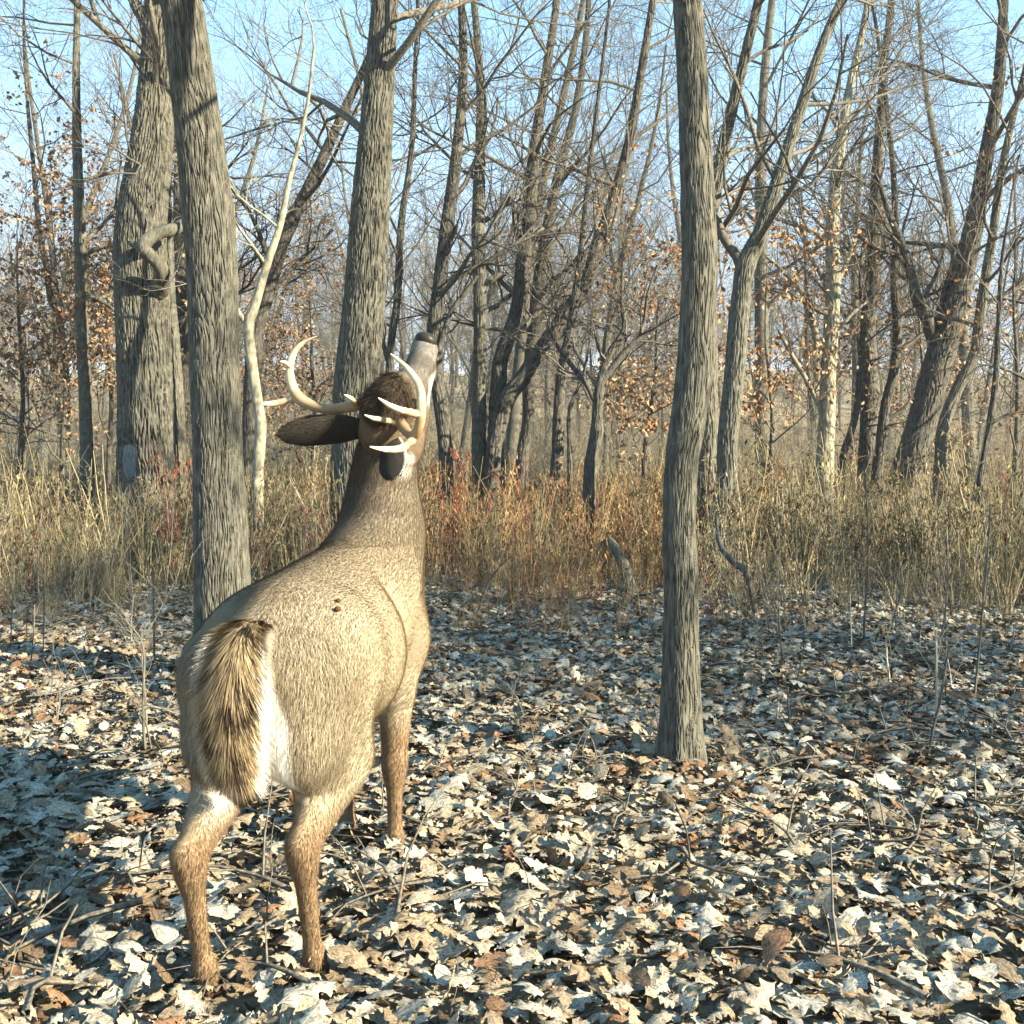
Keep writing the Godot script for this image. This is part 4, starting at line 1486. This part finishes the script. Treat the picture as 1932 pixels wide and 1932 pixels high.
	var tp := PackedVector3Array([S(0.06, 0.86, 0), S(-0.015, 0.845, 0), S(-0.05, 0.785, 0), S(-0.058, 0.715, -0.005), S(-0.048, 0.64, -0.01), S(-0.038, 0.58, -0.01)])
	var tr := PackedFloat32Array([0.03, 0.034, 0.038, 0.034, 0.026, 0.010])
	var sp := spline(tp, tr, 0.012)
	dock.tube(sp[0], sp[1], 18, Color(0.14, 0.10, 0.065))
	var tail := part("tail", dock.done(), mats["hide"], root)
	var tail_hair := Shape.new()
	var ax: PackedVector3Array = sp[0]
	var ar: PackedFloat32Array = sp[1]
	for q in 26000:
		var t := pow(g.randf(), 1.35)
		var at := int(t * (ax.size() - 2))
		var d := (ax[at + 1] - ax[at]).normalized()
		var ang := g.randf() * TAU
		var out := (Vector3.RIGHT * cos(ang) + d.cross(Vector3.RIGHT) * sin(ang)).normalized()
		var p := ax[at].lerp(ax[at + 1], g.randf()) + out * ar[at] * 0.9
		var spread := lerpf(0.55, 0.30, t)
		var hd := (d + Vector3.RIGHT * out.x * spread * 2.1 + out * 0.12 + jitter(g, 0.13) + Vector3.BACK * 0.06).normalized()
		var l := g.randf_range(0.035, 0.09) * (0.6 + 0.5 * minf(t * 3.0, 1.0))
		var col := Color(0.25, 0.185, 0.11).lerp(Color(0.46, 0.36, 0.22), g.randf())
		var under := out.z < -0.35 or out.x > 0.88 or out.x < -0.94
		if under:
			col = FUR_WHITE * g.randf_range(0.85, 1.0)
		elif fine_noise.get_noise_3d(p.x * 45.0, p.y * 12.0, p.z * 45.0) + 0.3 * (g.randf() - 0.5) > 0.22:
			col = Color(0.06, 0.045, 0.033)
		var side := hd.cross(out).normalized() * 0.0015
		var end := col * (0.9 if under else g.randf_range(0.35, 1.2))
		col.a = 1.0
		end.a = 1.0
		tail_hair.tri(p - side, p + side, p + hd * l, (out + Vector3.BACK * 0.2).normalized(), col, col, end)
	part("tail_hair", tail_hair.done(), mats["fur"], tail, "stuff")
	# ---- hooves: two toes each
	for side in [-1.0, 1.0]:
		var step: float = 0.05 if side > 0 else -0.04
		var go: float = -0.03 if side > 0 else 0.05
		for f in [0.085 + step, 0.92 + go]:
			var out: float = 0.112 if f < 0.5 else 0.09
			var s := Shape.new()
			s.colored = false
			for toe in [-1.0, 1.0]:
				var c := S(f, 0.0, out * side + 0.015 * toe)
				var hp := PackedVector3Array([c + S(-0.004, 0.062, 0), c + S(0.006, 0.04, 0), c + S(0.016, 0.018, 0.002 * toe), c + S(0.024, 0.0, 0.003 * toe)])
				s.tube(hp, PackedFloat32Array([0.015, 0.018, 0.019, 0.018]), 12)
			part("hoof", s.done(), mats["horn_black"], root)
	# ---- two burrs caught in the coat of the back
	for q in [[638, 1133, 0.006], [637, 1149, 0.008]]:
		var burr := SphereMesh.new()
		burr.radius = q[2]
		burr.height = q[2] * 1.7
		burr.radial_segments = 10
		burr.rings = 6
		var ray := (deer_inverse.basis * eye_ray(q[0], q[1])).normalized()
		var from := deer_inverse * Vector3(0, EYE_HEIGHT, 0)
		var best := from + ray * 2.6
		var least := 1e9
		for v in skin.v:
			var along := (v - from).dot(ray)
			if (v - from - ray * along).length() < 0.009 and along < least:
				least = along
				best = from + ray * along
		part("burr", burr, mats["burr_brown"], root).position = best - ray * 0.004


# ---------------------------------------------------------------- ground
func make_ground() -> void:
	var s := Shape.new()
	var xs := PackedFloat32Array()
	var zs := PackedFloat32Array()
	var x := -160.0
	while x <= 160.0:
		xs.push_back(x)
		x += 0.25 if absf(x) < 9.0 else (1.0 if absf(x) < 30.0 else 6.0)
	var z := 40.0
	while z >= -320.0:
		zs.push_back(z)
		z -= 6.0 if z > 4.0 else (0.25 if z > -16.0 else (1.0 if z > -40.0 else 6.0))
	for b in zs:
		for a in xs:
			s.v.push_back(Vector3(a, ground_y(a, b), b))
			s.n.push_back(Vector3(ground_y(a - 0.3, b) - ground_y(a + 0.3, b), 0.6, ground_y(a, b - 0.3) - ground_y(a, b + 0.3)).normalized())
	var w := xs.size()
	for r in zs.size() - 1:
		for c in w - 1:
			var a := r * w + c
			s.i.push_back(a); s.i.push_back(a + w); s.i.push_back(a + 1)
			s.i.push_back(a + 1); s.i.push_back(a + w); s.i.push_back(a + w + 1)
	var o := part("ground", s.done(), mats["soil"], self, "structure")
	tag(o, "brown woodland soil rising to a tan leaf-strewn slope behind the trees", "", "", "structure")


func _ready() -> void:
	# camera
	var cam := Camera3D.new()
	cam.name = "camera"
	cam.fov = 54.0
	cam.near = 0.05
	cam.far = 600.0
	cam.position = Vector3(0, EYE_HEIGHT, 0)
	cam.rotation_degrees = Vector3(-PITCH, 0, 0)
	add_child(cam)
	# sky
	var sky_mat := ProceduralSkyMaterial.new()
	sky_mat.sky_top_color = lin(0.075, 0.20, 0.33)
	sky_mat.sky_horizon_color = lin(0.34, 0.36, 0.375)
	sky_mat.sky_curve = 0.16
	sky_mat.ground_bottom_color = lin(0.06, 0.05, 0.04)
	sky_mat.ground_horizon_color = lin(0.16, 0.15, 0.13)
	sky_mat.energy_multiplier = 1.0
	var sky := Sky.new()
	sky.sky_material = sky_mat
	var env := Environment.new()
	env.background_mode = Environment.BG_SKY
	env.sky = sky
	env.tonemap_mode = Environment.TONE_MAPPER_LINEAR
	env.tonemap_exposure = 5.0
	env.fog_enabled = true
	env.fog_density = 0.0006
	env.fog_light_color = Color(0.95, 0.96, 0.97)
	env.sdfgi_enabled = true
	env.ssao_enabled = true
	env.ssil_enabled = true
	var we := WorldEnvironment.new()
	we.name = "environment"
	we.environment = env
	add_child(we)
	# low morning sun, well round to one side
	var sun := DirectionalLight3D.new()
	sun.name = "sun"
	sun.light_color = Color(1.0, 0.945, 0.82)
	sun.light_energy = 1.6
	sun.light_angular_distance = 0.6
	sun.shadow_enabled = true
	var az := deg_to_rad(27.0)      # behind the camera's line by this much
	var el := deg_to_rad(23.0)
	sun.basis = Basis.looking_at(-Vector3(cos(az) * cos(el), sin(el), sin(az) * cos(el)))
	add_child(sun)
	# noises
	bark_noise.seed = 5
	bark_noise.frequency = 1.0
	bark_noise.fractal_octaves = 1
	fine_noise.seed = 8
	fine_noise.frequency = 1.0
	fine_noise.fractal_octaves = 2
	land_noise.seed = 12
	land_noise.frequency = 0.22
	patch_noise.seed = 15
	patch_noise.frequency = 0.25
	make_materials()
	var t0 := Time.get_ticks_msec()
	make_ground()
	make_trees()
	print("trees ", Time.get_ticks_msec() - t0)
	make_background()
	print("background ", Time.get_ticks_msec() - t0)
	make_thicket()
	make_litter()
	print("litter ", Time.get_ticks_msec() - t0)
	make_deer()
	print("deer ", Time.get_ticks_msec() - t0)
	make_sticks()
